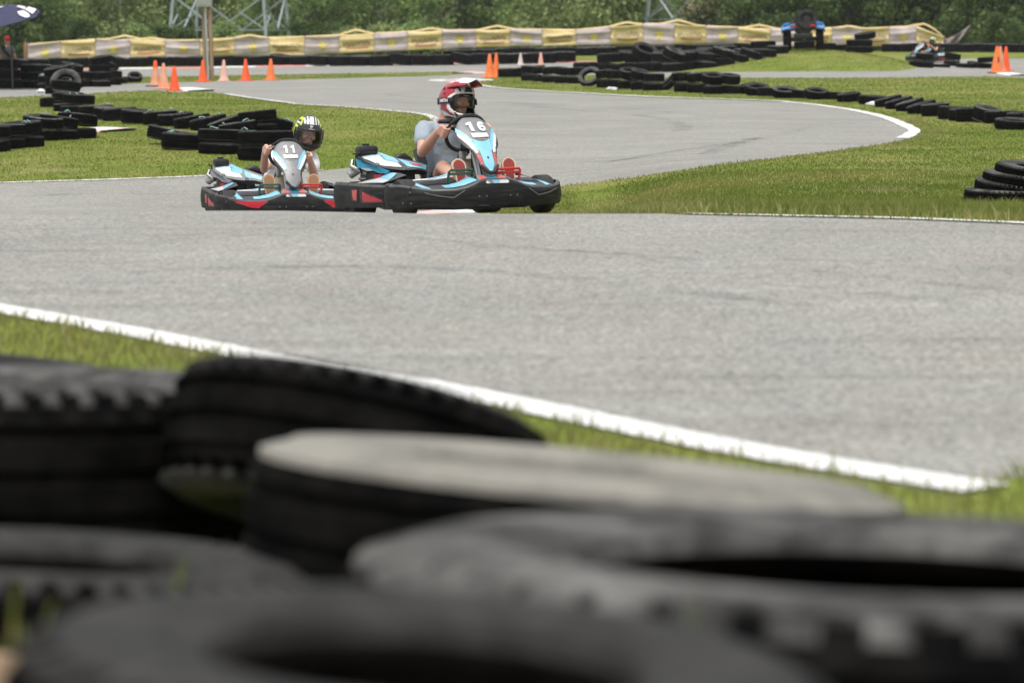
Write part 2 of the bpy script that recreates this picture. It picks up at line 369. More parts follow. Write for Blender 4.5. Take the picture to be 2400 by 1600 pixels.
def kerb(wpts, seg, width, first=0, mats=None, hgt=0.05):
    P = [np.array(p[:2]) for p in wpts]; cum = [0]
    for a, b in zip(P, P[1:]): cum.append(cum[-1] + np.hypot(*(b - a)))
    n = max(2, int(cum[-1] / (seg / 4))); s = np.linspace(0, cum[-1], n + 1)
    X = np.interp(s, cum, [p[0] for p in P]); Y = np.interp(s, cum, [p[1] for p in P]); vs = []; fs = []; fm = []
    prof = [(-.5, .004), (-.42, hgt * .6), (.3, hgt), (.5, hgt * .9), (.5, -.02)]
    for i in range(n + 1):
        a, b = max(i - 1, 0), min(i + 1, n); t = np.array([X[b] - X[a], Y[b] - Y[a]]); t /= np.hypot(*t); nn = np.array([-t[1], t[0]])
        for u, h in prof:
            q = (X[i] + nn[0] * u * width, Y[i] + nn[1] * u * width); vs.append((q[0], q[1], gz(*q) + h))
    for i in range(n):
        for k in range(4):
            fs.append((i * 5 + k, i * 5 + k + 1, i * 5 + 6 + k, i * 5 + 5 + k)); fm.append((int(s[i] / seg) + first) % 2)
    return tag(mesh_obj('kerb', vs, fs, mats or [red_paint, white_paint2], fm=fm), kind='structure')
kerb(px2w(KERB_FAR, 20, 70)[1:], 2.1, 0.9)
kerb([(-1.62, 24.9), (-1.2, 25.15), (-.8, 25.35), (-.4, 25.6)], 0.36, 0.6, mats=[pink_paint, white_paint], hgt=.03)
kerb(px2w([(1046, 189), (1080, 191), (1116, 188)], 12, 60), 1.6, 1.2, 1, [pink_paint, white_paint2])
kerb(px2w([(1085, 173), (1125, 171)], 12, 60), 2.6, 1.0, 0, [pink_paint, white_paint2])
kerb(px2w([(424, 209), (470, 214.5)], 12, 60), 4, 0.7, 1, [pink_paint, white_paint])
kerb(px2w([(205, 306), (275, 309)], 10, 30), 0.5, 0.8, 1, [pink_paint, white_paint2])

# ------------------------------------------------------------------ grass
def grass(name, bands, seed, dry=.08):
    rng = np.random.default_rng(seed); XS = []; YS = []; WS = []; HS = []
    for y0, y1, dn, w_, h0, h1, extra in bands:
        W_ = 0.2 * y1 + 2.6; n = int(dn * (y1 - y0) * 2 * W_)
        y = rng.uniform(y0, y1, n); x = rng.uniform(-W_, W_, n); k = np.abs(x) < 0.19 * y + 2.5; x = x[k]; y = y[k]
        k = ~is_asphalt(x, y)
        if extra: k &= extra(x, y)
        x = x[k]; y = y[k]; XS.append(x); YS.append(y); WS.append(rng.uniform(0.6, 1.3, len(x)) * w_); HS.append(rng.uniform(h0, h1, len(x)) * (0.7 + 0.6 * rng.random(len(x))))
    x = np.concatenate(XS); y = np.concatenate(YS); ww = np.concatenate(WS); hh = np.concatenate(HS); n = len(x)
    z = height(x, y) - 0.004; a = rng.uniform(0, 2 * PI, n); lean = rng.uniform(0.1, 0.8, n) * hh; la = rng.uniform(0, 2 * PI, n)
    dx = np.cos(a) * ww / 2; dy = np.sin(a) * ww / 2
    V = np.empty((n, 5, 3), np.float32)
    V[:, 0] = np.column_stack([x - dx, y - dy, z]); V[:, 1] = np.column_stack([x + dx, y + dy, z])
    mxx = x + np.cos(la) * lean * .35; myy = y + np.sin(la) * lean * .35
    V[:, 2] = np.column_stack([mxx + dx * .8, myy + dy * .8, z + hh * .6]); V[:, 3] = np.column_stack([mxx - dx * .8, myy - dy * .8, z + hh * .6])
    V[:, 4] = np.column_stack([x + np.cos(la) * lean, y + np.sin(la) * lean, z + hh])
    me = bpy.data.meshes.new(name); me.vertices.add(n * 5); me.vertices.foreach_set('co', V.ravel())
    b = (np.arange(n) * 5)[:, None]; li = np.concatenate([b + np.array([[0, 1, 2, 3]]), b + np.array([[3, 2, 4]])], 1).astype(np.int32).ravel()
    me.loops.add(n * 7); me.loops.foreach_set('vertex_index', li); me.polygons.add(n * 2)
    st = np.column_stack([np.arange(n) * 7, np.arange(n) * 7 + 4]).astype(np.int32).ravel(); me.polygons.foreach_set('loop_start', st)
    me.update(calc_edges=True); me.materials.append(MAT_BLADE)
    t = np.clip(rng.normal(dry, 0.20, n), 0, 1).astype(np.float32); at_ = me.attributes.new('tint', 'FLOAT', 'POINT'); at_.data.foreach_set('value', np.repeat(t, 5))
    o = bpy.data.objects.new(name, me); COL.objects.link(o); tag(o, 'short green and straw coloured grass growing beside the track', 'grass', kind='stuff'); return o
nearverge = lambda x, y: (y < 14)
grass('grass', [(2.0, 5.0, 160, .006, .02, .06, None), (5.0, 12.5, 1500, .006, .018, .052, None)], 1, .50)
grass('grass', [(14.5, 21, 900, .007, .025, .07, None), (21, 30, 900, .009, .014, .034, None), (30, 45, 420, .012, .012, .028, None), (45, 65, 150, .018, .014, .03, None), (65, 112, 50, .028, .018, .035, None)], 2)

def edge_zone(x, y):
    e = .22 + .003 * y; return is_asphalt(x + e, y) | is_asphalt(x - e, y) | is_asphalt(x, y - 1.3 * e)
grass('grass', [(5.0, 12.0, 500, .006, .02, .05, edge_zone), (14.5, 22, 700, .009, .04, .085, edge_zone), (22, 50, 160, .012, .02, .05, edge_zone)], 5, .75)
# faint rubber marks left on the track
def skid_mat():
    m = bpy.data.materials.new('rubbered_asphalt'); m.use_nodes = True; nt = m.node_tree; L = nt.links.new; b = nt.nodes['Principled BSDF']; b.inputs['Base Color'].default_value = (.10, .10, .098, 1); b.inputs['Roughness'].default_value = .85
    tc = N(nt, 'ShaderNodeTexCoord'); no = N(nt, 'ShaderNodeTexNoise'); no.inputs['Scale'].default_value = 9; no.inputs['Detail'].default_value = 6; L(tc.outputs['Object'], no.inputs['Vector']); n2 = N(nt, 'ShaderNodeTexNoise'); n2.inputs['Scale'].default_value = .8; L(tc.outputs['Object'], n2.inputs['Vector'])
    mu = N(nt, 'ShaderNodeMath', operation='MULTIPLY'); L(no.outputs['Fac'], mu.inputs[0]); L(n2.outputs['Fac'], mu.inputs[1]); mr = N(nt, 'ShaderNodeMapRange'); mr.inputs['From Min'].default_value = .22; mr.inputs['From Max'].default_value = .36; mr.inputs['To Max'].default_value = .24; L(mu.outputs[0], mr.inputs['Value']); L(mr.outputs[0], b.inputs['Alpha']); return m
SKID = skid_mat()
for pts, w_ in (([(1080, 578), (1400, 592), (1750, 622), (2100, 655), (2500, 700)], .10), ([(1500, 588), (1900, 612), (2500, 640)], .09), ([(860, 547), (1150, 575), (1500, 600)], .08), ([(100, 560), (500, 552), (900, 560)], .12), ([(1700, 660), (2050, 690), (2500, 745)], .12), ([(300, 640), (800, 625), (1300, 650), (1900, 720)], .14),
               ([(1250, 250), (1440, 266), (1534, 276), (1600, 294), (1590, 310)], .28), ([(1150, 240), (1400, 252), (1640, 270), (1740, 292)], .3), ([(1651, 362), (1740, 332), (1790, 318)], .22), ([(1400, 385), (1600, 352), (1760, 330), (1900, 300)], .22), ([(900, 222), (1050, 236), (1250, 246)], .3), ([(20, 462), (250, 452), (430, 446)], .2)):
    ribbon('rubber_mark', px2w(smooth_px(pts, 4), 14), w_, SKID, lift=.005)
# longer weeds between the near tyres
def weeds(spots, seed):
    rng = np.random.default_rng(seed); vs = []; fs = []; tn = []
    for x, y, n, h in spots:
        for k in range(n):
            bx, by = x + rng.normal(0, .055), y + rng.normal(0, .07); z = gz(bx, by) - .01; hh = h * rng.uniform(.45, 1.15); a = rng.uniform(0, 6.28); ln = hh * rng.uniform(.1, .6); w_ = rng.uniform(.003, .006); px_, py_ = -math.sin(a) * w_, math.cos(a) * w_; b = len(vs)
            for t in (0, .35, .7):
                cx, cy, cz = bx + math.cos(a) * ln * t * t, by + math.sin(a) * ln * t * t, z + hh * t; vs += [(cx - px_ * (1 - t * .5), cy - py_ * (1 - t * .5), cz), (cx + px_ * (1 - t * .5), cy + py_ * (1 - t * .5), cz)]
            vs.append((bx + math.cos(a) * ln, by + math.sin(a) * ln, z + hh * .96)); fs += [(b, b + 1, b + 3, b + 2), (b + 2, b + 3, b + 5, b + 4), (b + 4, b + 5, b + 6)]; tn += [float(np.clip(rng.normal(-.1, .15), 0, 1))] * 7
    o = mesh_obj('weeds', vs, fs, MAT_BLADE); a_ = o.data.attributes.new('tint', 'FLOAT', 'POINT'); a_.data.foreach_set('value', tn); tag(o, 'long bright grass growing up between the heaped tyres', 'grass', kind='stuff')
weeds([(-.335, 3.2, 16, .15), (-.345, 3.25, 12, .17), (-.47, 2.9, 10, .07), (-.42, 2.85, 6, .07), (-.55, 2.9, 8, .05), (.155, 2.32, 1, .30)] + [(-.2 + .09 * k, 4.9 - .12 * k, 12, .10) for k in range(14)] + [(.92 + .05 * k, 4.3 - .08 * k, 26, .17) for k in range(9)], 3)

# ------------------------------------------------------------------ tyres
def rubber(name, a, b_, sc=7, amt=(0.42, 0.66), bump=0.15, spec=0.22):
    return mat(name, a, 0.78, b_, sc, amt, bump=bump, bscale=120, spec=spec, detail=5)
RUB_TREAD = rubber('black_tread_rubber', (0.003, 0.003, 0.003), (0.009, 0.0088, 0.0082), spec=.05)
RUB_SIDE = rubber('grey_weathered_sidewall', (0.040, 0.040, 0.038), (0.125, 0.122, 0.115), 5)
RUB_SIDE_D = rubber('dark_sidewall', (0.018, 0.018, 0.0175), (0.065, 0.063, 0.060), 5)
RUB_TREAD_N = rubber('dusty_tread_rubber', (0.0025, 0.0025, 0.0025), (0.010, 0.0095, 0.0085), 9, spec=.03)
RUB_PALE = rubber('bleached_pale_sidewall', (0.245, 0.235, 0.205), (0.085, 0.083, 0.075), 5, (0.45, 0.75), 0.1)
RUB_GREY = rubber('ash_grey_sidewall', (0.028, 0.027, 0.026), (0.17, 0.165, 0.155), 9, (0.4, 0.7), 0.1)
RUB_GREY_D = rubber('charcoal_sidewall', (0.020, 0.0195, 0.0185), (0.052, 0.050, 0.047), 14, (0.4, 0.7), 0.1)
TIE = mat('pale_cyan_plastic', (0.30, 0.52, 0.50), 0.4, rnd=False)
def tyre_mesh(name, Rr, W, ri, seg, mats, lug=0, groove=True, lug_depth=0.012, flat=False, inner=0):
    d = Rr - ri
    P = [(ri, .36), (ri + .03 * d, .435), (ri + .10 * d, .465), (ri + .16 * d, .450), (ri + .22 * d, .475), (ri + .5 * d, .50), (ri + .72 * d, .49), (ri + .76 * d, .470), (Rr - .15 * d, .450), (Rr - .06 * d, .425), (Rr - .012, .385)] if flat else [(ri, .30), (ri + .04 * d, .37), (ri + .14 * d, .415), (ri + .20 * d, .405), (ri + .26 * d, .455), (ri + .5 * d, .50), (ri + .74 * d, .485), (ri + .78 * d, .470), (Rr - .13 * d, .445), (Rr - .05 * d, .415), (Rr - .012, .385)]
    tread = []
    if groove:
        for c in (.24, .0, -.24): tread += [(Rr, c + .060), (Rr, c + .045), (Rr - .010, c + .030), (Rr - .010, c - .030), (Rr, c - .045), (Rr, c - .060)]
    else: tread = [(Rr, .15), (Rr, -.15)]
    half = [(r, z * W) for r, z in P]
    prof = half + [(r, z * W) for r, z in tread] + [(r, -z) for r, z in half[::-1]]
    n_out = len(prof)
    prof += [(ri + .02, -.27 * W), (Rr - .045, -.36 * W), (Rr - .03, 0), (Rr - .045, .36 * W), (ri + .02, .27 * W)]
    n = len(prof); vs = []; fs = []; fm = []
    for k in range(seg):
        a = 2 * PI * k / seg; ca, sa = math.cos(a), math.sin(a); notch = lug and (k % lug) < max(1, lug // 2)
        for i, (r, z) in enumerate(prof):
            if notch and i in (8, 9, 10, n_out - 9, n_out - 10, n_out - 11): r -= lug_depth * (1.0 if i in (9, n_out - 10) else .7); z *= .96
            vs.append((r * ca, r * sa, z))
    for k in range(seg):
        k2 = (k + 1) % seg
        for i in range(n):
            j = (i + 1) % n; fs.append((k * n + i, k2 * n + i, k2 * n + j, k * n + j))
            side = i < 10 or (n_out - 11 <= i < n_out - 1); nt_ = lug and (k % lug) < max(1, lug // 2) and i in (8, 9, 10, n_out - 10, n_out - 11); fm.append(1 if (side and not nt_) or (inner and i >= n_out) else 0)
    me_o = mesh_obj(name, vs, fs, mats, fm=fm, smooth=True); me = me_o.data; me.set_sharp_from_angle(angle=R(42))
    bpy.data.objects.remove(me_o); return me
TM_ = {}
def tmesh(D, W, near=False, kind='d', lug=0):
    key = (round(D, 2), round(W, 2), near, kind, lug)
    if key not in TM_:
        side = {'d': RUB_SIDE_D, 'g': RUB_SIDE, 'p': RUB_PALE, 'a': RUB_GREY, 'c': RUB_GREY_D}[kind]
        TM_[key] = tyre_mesh('tyre', D / 2, W, D / 2 * (.60 if not near else (.52 if kind == 'c' else .56)), 240 if near else 44, [RUB_TREAD_N if near else RUB_TREAD, side], lug=lug, groove=(near or D > .5), lug_depth=.034 if near else .008, flat=near, inner=(kind == 'c'))
    return TM_[key]
def put_tyre(loc, D, W, label, group, tilt=(0, 0, 0), near=False, kind='d', lug=0, ties=0, name='tyre'):
    o = bpy.data.objects.new(name, tmesh(D, W, near, kind, lug)); COL.objects.link(o)
    o.location = loc; o.rotation_euler = (R(tilt[0]), R(tilt[1]), R(tilt[2]) + random.uniform(0, 6.28) * 0)
    tag(o, label, 'tyre', group)
    for k in range(ties):
        mb = MB(); a = random.uniform(-2.6, -.4); rr = D / 2 * .8
        p = Vector((math.cos(a) * rr, math.sin(a) * rr, W / 2))
        q = p + Vector((random.uniform(-.05, .05), random.uniform(-.04, .03), .008))
        mb.tube([p - Vector((0, 0, .01)), p + Vector((0, 0, .012)), q + Vector((random.uniform(-.05, .05), -.04, .025)), q + Vector((random.uniform(-.08, .08), -.09, .0))],   .0065, 5)
        t = mb.build('plastic_tie', TIE, o)
    return o
ORD = ['first', 'second', 'third', 'fourth', 'fifth', 'sixth', 'seventh', 'eighth', 'ninth', 'tenth', 'eleventh', 'twelfth', 'thirteenth', 'fourteenth', 'fifteenth', 'sixteenth', 'seventeenth', 'eighteenth', 'nineteenth', 'twentieth',
       'twenty-first', 'twenty-second', 'twenty-third', 'twenty-fourth', 'twenty-fifth', 'twenty-sixth', 'twenty-seventh', 'twenty-eighth', 'twenty-ninth', 'thirtieth', 'thirty-first', 'thirty-second', 'thirty-third', 'thirty-fourth', 'thirty-fifth', 'thirty-sixth', 'thirty-seventh', 'thirty-eighth', 'thirty-ninth', 'fortieth']
LAY = {1: [''], 2: ['bottom', 'top'], 3: ['bottom', 'middle', 'top'], 4: ['lowest', 'lower middle', 'upper middle', 'topmost']}
def row(spec, where, group, ties=0.0, kinds='dddg', dmin=20):
    """spec: (px, base py, D, W, layers, tilt of the top tyre). Stacks are counted from the left end of the row."""
    spec = sorted(spec, key=lambda s: s[0])
    for i, (px, py, D, W, n, tl) in enumerate(spec):
        x, y, z = at(px, py, dmin); y += D * .42; x = x * (y / (y - D * .42)); z = gz(x, y); zz = z
        for k in range(n):
            top = k == n - 1; t = tl if (top and tl) else (random.uniform(-3, 3), random.uniform(-3, 3), 0)
            h = abs(math.sin(R(t[0]))) * D * .5 + abs(math.sin(R(t[1]))) * D * .5
            rise = W / 2 + (h * .55 if top else 0)
            ph = ('%s black tyre, %s stack from left %s' % (LAY[n][k], ORD[i], where)) if n > 1 else ('%s tyre, %s stack from left %s' % ('tilted black' if tl else 'single black', ORD[i], where))
            put_tyre((x + random.uniform(-.03, .03), y + random.uniform(-.03, .03), zz + rise - (.02 if k == 0 else 0)), D, W, ph, group, (t[0], t[1], random.uniform(0, 360) if not tl else t[2]),
                     kind=random.choice(kinds), lug=(3 if random.random() < .4 else 0), ties=(1 + int(random.random() < .5)) if top and random.random() < ties else 0)
            zz += W * .97

# --- the heap right in front of the camera
FG = 'tyres heaped in front of the near edge line'
def fg(px, py, d, D, W, tilt, kind, label, lug=4):
    p = atd(px, py, d); return put_tyre(p - Vector((0, 0, W / 2)), D, W, label, FG, tilt, True, kind, lug)
fg(985, 1508, 2.05, .62, .21, (-1.5, 4.5, 10), 'c', 'charcoal tyre nearest the camera, cut off by the bottom of the picture', 6)
fg(2075, 1290, 2.82, 1.10, .25, (-2.4, 4.2, 40), 'a', 'ash grey tyre with blocky shoulder and open centre at the right', 6)
fg(1345, 1080, 3.82, .90, .26, (4.2, 6.4, 80), 'p', 'bleached pale tyre with dirty white sidewall, in the middle of the heap', 0)
fg(830, 928, 4.62, .63, .22, (-12, 17.0, 20), 'd', 'black tyre tipped over to the right behind the pale one, showing its grooves', 6)
fg(0, 876, 5.0, .96, .30, (-4.5, 1.0, 0), 'a', 'wide tyre with grey notched shoulder at the left of the heap', 5)
fg(-140, 828, 6.1, .74, .21, (-5, 5, 0), 'd', 'dark tyre just showing behind the wide notched tyre at the left', 5)
fg(110, 1290, 3.55, .70, .20, (-5, 3.5, 0), 'c', 'low dark tyre before the wide notched tyre, with bright grass before it', 5)
# --- rows and stacks along the track (photo pixel of the foot, then size)
row([(-25, 357, .62, .17, 2, None), (12, 350, .60, .17, 2, None), (50, 346, .62, .17, 2, (3, -4, 0)), (102, 331, .62, .17, 2, (4, 6, 0)), (137, 329, .60, .16, 2, (-4, 8, 0)), (178, 326, .62, .17, 2, (-6, 5, 0))],
    'in the short row at left edge', 'tyres in the short row at the left edge', .6, 'dgdg', 30)
row([(130, 252, .62, .20, 1, None), (156, 226, .74, .20, 1, (58, -12, 10)), (160, 262, .58, .18, 2, None), (184, 268, .62, .18, 2, (0, 4, 0)), (222, 275, .64, .22, 1, (-1, -3, 0)), (258, 282, .62, .22, 1, (2, 4, 0)), (280, 285, .62, .22, 1, (-2, -6, 0)), (325, 291, .62, .24, 1, (2, 4, 0)), (375, 295, .60, .24, 1, (-2, -5, 0)),
     (412, 297, .62, .22, 1, (2, -4, 0)), (450, 303, .62, .20, 1, (0, -10, 0)), (487, 307, .62, .20, 1, (1, -12, 0)), (530, 311, .64, .18, 1, (2, -18, 0)), (560, 316, .62, .18, 1, (0, -9, 0)), (578, 306, .66, .17, 1, (3, -14, 0)), (608, 314, .62, .17, 2, (-1, -6, 0)), (642, 309, .58, .20, 1, (-2, 16, 0))],
    'in the winding row on left grass', 'tyres in the winding row on the left grass', .5, 'dgdgd', 30)
row([(398, 340, .66, .20, 1, (-3, 12, 0)), (437, 353, .66, .24, 1, (-1, 3, 0)), (490, 345, .64, .18, 1, (1, 0, 0)), (525, 362, .72, .16, 2, (-2, 2, 0)), (552, 343, .66, .18, 1, (2, -6, 0)), (600, 350, .66, .18, 1, (1, 2, 0)), (625, 378, .76, .19, 2, (-2, -1, 0)), (662, 364, .66, .2, 1, (1, 0, 0))],
    'in the heap behind kart 11', 'tyres heaped behind the boy in kart 11', .6, 'ddg', 30)
row([(18, 208, .74, .26, 3, None), (52, 206, .66, .24, 2, None), (78, 207, .64, .22, 3, None), (98, 208, .64, .22, 3, None), (116, 212, .6, .2, 2, (8, -6, 0)), (137, 221, .70, .21, 3, (6, -10, 0)), (150, 212, .66, .2, 3, (-6, 4, 0)), (168, 206, .64, .21, 3, (4, 12, 0)), (198, 204, .62, .21, 2, None), (214, 203, .62, .21, 2, None), (236, 204, .62, .21, 4, (5, -8, 0)), (262, 200, .58, .21, 3, (-30, 20, 0)),
     (156, 236, .66, .2, 2, (-5, 5, 0)), (282, 196, .5, .18, 1, None), (302, 194, .5, .19, 1, None), (318, 194, .46, .19, 1, (30, 10, 0))],
    'in the stacks below the red cap', 'tyre stacks below the marshal with the red cap', .15, 'dgd', 55)
fence_front = [(40 + 47.5 * i, 163.5 - .0123 * 47.5 * i - 2.5 * math.sin(i * .23), .96 + .06 * random.random(), .44, 1, None) for i in range(28)]
for i in (5, 13, 19, 22): fence_front[i] = fence_front[i][:5] + ((random.uniform(-6, 6), random.uniform(5, 10), 0),)
row(fence_front, 'in the line below the banners', 'truck tyres in the line below the banners', 0, 'ddg', 80)
row([(385 + 640 * 0, 147, .9, .34, 1, (-6, 4, 0))] + [(960 + 46 * i, 139.5 - .9 * i, .95, .40, 1, (random.uniform(-6, 6), random.uniform(-7, 7), 0) if i % 3 == 2 else None) for i in range(19)],
    'in the second line under banners', 'truck tyres in the second line under the banners', 0, 'ddg', 80)
row([(1372, 171, .95, .40, 1, None), (1432, 172, 1.0, .36, 2, (0, -3, 0)), (1478, 170, .95, .36, 2, (6, 4, 0)), (1512, 169, .95, .36, 2, (24, 18, 0)), (1550, 169, .8, .34, 2, None), (1578, 169, .8, .34, 2, (10, 22, 0)), (1604, 167, .86, .34, 2, None), (1634, 165, .9, .34, 2, (4, -4, 0)), (1662, 162, .85, .26, 2, (4, 4, 0)), (1695, 155, .85, .26, 2, (6, 14, 0)), (1730, 148, .85, .28, 1, (8, 12, 0)), (1762, 142, .85, .28, 1, (4, 16, 0)), (1795, 137, .85, .28, 1, None),
     (1530, 158, .9, .3, 2, None), (1490, 158, .9, .3, 1, None), (1575, 156, .9, .3, 2, (5, -6, 0)), (1620, 152, .9, .26, 2, None), (1660, 147, .9, .26, 2, None), (1700, 143, .85, .25, 2, None), (1745, 136, .85, .25, 1, (3, 8, 0)), (1785, 131, .85, .25, 1, None), (1822, 127, .8, .30, 1, None)],
    'in the big heap by the mound', 'tyres in the big heap beside the grassy mound', .06, 'dgdg', 80)
row([(1885, 122, .8, .3, 1, None), (1935, 121, .8, .26, 1, None), (1975, 121, .8, .26, 1, None)] + [(2085 + 36 * i, 122.5 + .15 * i, .78, .40, 1, None) for i in range(11)], 'at the fence behind the mound', 'tyres along the far fence behind the mound', 0, 'ddg', 108)
row([(1189, 182, .72, .34, 1, None), (1232, 182, .72, .34, 1, (0, 3, 0)), (1237, 190, .48, .24, 2, None), (1262, 192, .44, .24, 2, (6, -5, 0)), (1287, 194, .48, .24, 2, None), (1318, 196, .46, .24, 2, (4, 5, 0)), (1349, 197, .52, .24, 2, None), (1383, 203, .66, .18, 1, (42, -24, 0)), (1416, 206, .46, .24, 2, (0, -8, 0)), (1440, 206, .42, .24, 2, None), (1475, 209, .56, .24, 2, (14, 3, 0)), (1497, 212, .48, .24, 2, (10, 8, 0)), (1533, 213, .54, .22, 2, None), (1572, 212, .60, .16, 1, (8, -46, 0)), (1600, 216, .50, .24, 2, None), (1634, 218, .48, .24, 2, (0, -6, 0)),
     (1674, 221, .56, .22, 2, (12, 2, 0)), (1712, 221, .50, .22, 2, (8, 4, 0)), (1752, 221, .52, .22, 1, (5, -12, 0)), (1776, 225, .58, .22, 1, (14, 2, 0)), (1800, 227, .46, .22, 1, None), (1838, 231, .58, .20, 1, (13, 2, 0)), (1872, 231, .46, .20, 1, (0, 6, 0)), (1910, 234, .54, .20, 1, (12, 4, 0)), (1950, 234, .46, .18, 1, None), (1988, 240, .52, .19, 1, (3, -7, 0)), (2045, 246, .62, .19, 1, (2, 3, 0)), (2080, 252, .56, .18, 1, (0, -14, 0)), (2105, 257, .56, .18, 1, (0, -16, 0)), (2132, 262, .56, .18, 1, (0, -17, 0)), (2160, 268, .56, .18, 1, (0, -17, 0)), (2196, 274, .52, .24, 1, (0, -6, 0)), (2226, 281, .46, .24, 1, None), (2248, 284, .42, .22, 1, None), (2280, 287, .56, .26, 1, (0, -4, 0)), (2314, 289, .46, .24, 1, (10, 10, 0)), (2352, 291, .60, .22, 1, None), (2395, 294, .56, .22, 1, None), (2378, 305, .64, .16, 1, (5, 2, 0)), (2440, 300, .56, .22, 1, None)],
    'in the row round right bend', 'tyres in the long row round the right bend', 0, 'dddg', 40)
row([(2166, 160, .66, .26, 2, None), (2205, 163, .72, .2, 1, None), (2232, 157, .62, .24, 2, (0, 10, 0)), (2262, 161, .66, .2, 1, None), (2286, 160, .6, .2, 1, (8, 6, 0)), (2312, 161, .66, .2, 2, None), (2150, 156, .66, .22, 1, None)], 'in the pile by the far kart', 'tyres in the low pile beside the far kart', 0, 'ddg', 80)
# three on the mound
for k, (zx, px, D, t, nm) in enumerate(((0, 2014, 1.02, (0, 0, 0), 'bottom'), (1, 2014, .98, (0, 0, 0), 'middle'), (2, 2027, .80, (4, -9, 0), 'tilted top'))):
    p = atd(px, 119, 106.5); zb = gz(p.x, p.y); put_tyre((p.x, p.y, zb + .12 + zx * .245 + (.05 if k == 2 else 0)), D, .25, '%s tyre of the three stacked on top of the grassy mound' % nm, 'tyres stacked on the mound', t)
# flat pile at the right edge of the near grass
for k, (px, py, D, t, nm) in enumerate(((2395, 478, .84, (0, 1, 0), 'flat lowest'), (2400, 459, .72, (4, 4, 0), 'notched second'), (2415, 441, .70, (3, 5, 0), 'slanted third'), (2440, 427, .68, (4, 6, 0), 'grey topmost'))):
    x, y, z = at(2390, 482, 17); y += .45; p = atd(px, py, y); put_tyre((p.x, p.y, z + .03 + .055 * k), D, .13, '%s tyre of the sunken pile at the right edge of the grass' % nm, 'tyres in the sunken pile at the right', t, True, 'g' if k else 'a', 4)

# ------------------------------------------------------------------ banner fence
FD = 131.0
Y_CLOTH = mat('faded_yellow_banner', (0.64, 0.49, 0.21), 0.75, (0.70, 0.57, 0.32), 2.5, bump=0.1, bscale=9)
G_CLOTH = mat('faded_mauve_grey_banner', (0.45, 0.375, 0.385), 0.75, (0.55, 0.48, 0.48), 2.5, bump=0.1, bscale=9)
STAR_Y = mat('faded_yellow_print', (0.62, 0.52, 0.14), 0.75); PRINT_D = mat('faded_grey_print', (0.13, 0.12, 0.08), 0.8); PRINT_R = mat('faded_rose_print', (0.42, 0.13, 0.10), 0.8)
WOOD = mat('weathered_brown_wood', (0.20, 0.085, 0.035), 0.8, (0.36, 0.25, 0.17), 3, stretch=(6, 6, .4)); HEM = mat('yellow_hem_cloth', (0.52, 0.38, 0.14), 0.8, (0.60, 0.47, 0.24), 3)
PB = [65, 143, 223, 305, 387, 469, 550, 631, 714, 795, 877, 956, 1036, 1116, 1195, 1271, 1350, 1431, 1507, 1581, 1655, 1730, 1806, 1877, 1950, 2020, 2084, 2148, 2212]
PT = [104, 98, 92, 91, 94, 94, 89, 88, 86, 82, 78, 74, 71, 70, 68, 69, 70, 62, 56, 55, 61, 64, 67, 68, 65, 67, 64, 61, 86]
PBOT = [152, 142, 139, 138, 134, 133, 132, 131, 130, 126, 122, 119, 116, 113, 110, 108, 107, 106, 106, 105, 104, 106, 109, 110, 110, 110, 109, 110, 114]
fence = tag(empty('banner_fence', tuple(atd(1140, 125, FD))), 'long fence of alternating yellow and grey advertising banners behind the track', 'fence')
def wrp(px, v, k):
    r = random.Random(k); a = r.uniform(-.5, .5); ph = r.uniform(0, 6); s = .04 + .035 * r.random()
    return s * math.sin((v * 9 + a * px * 4) + ph) * (.4 + .6 * math.sin(PI * min(max(px, 0), 1))) + .02 * math.sin(23 * v + px * 9 * a + ph * 2)
def fpt(i, u, v, off=0.0):
    """u 0..1 across the panel, v 0 (top)..1 (bottom)"""
    px = PB[i] + (PB[i + 1] - PB[i]) * u; sag = 2.2 * math.sin(PI * u) * (1 if i % 3 else .4)
    yt = PT[i] + (PT[i + 1] - PT[i]) * u + sag; yb = PBOT[i] + (PBOT[i + 1] - PBOT[i]) * u - sag * .3
    return atd(px, yt + (yb - yt) * v, FD + wrp(u, v, i) - off)
def unfence(p): return p - fence.location
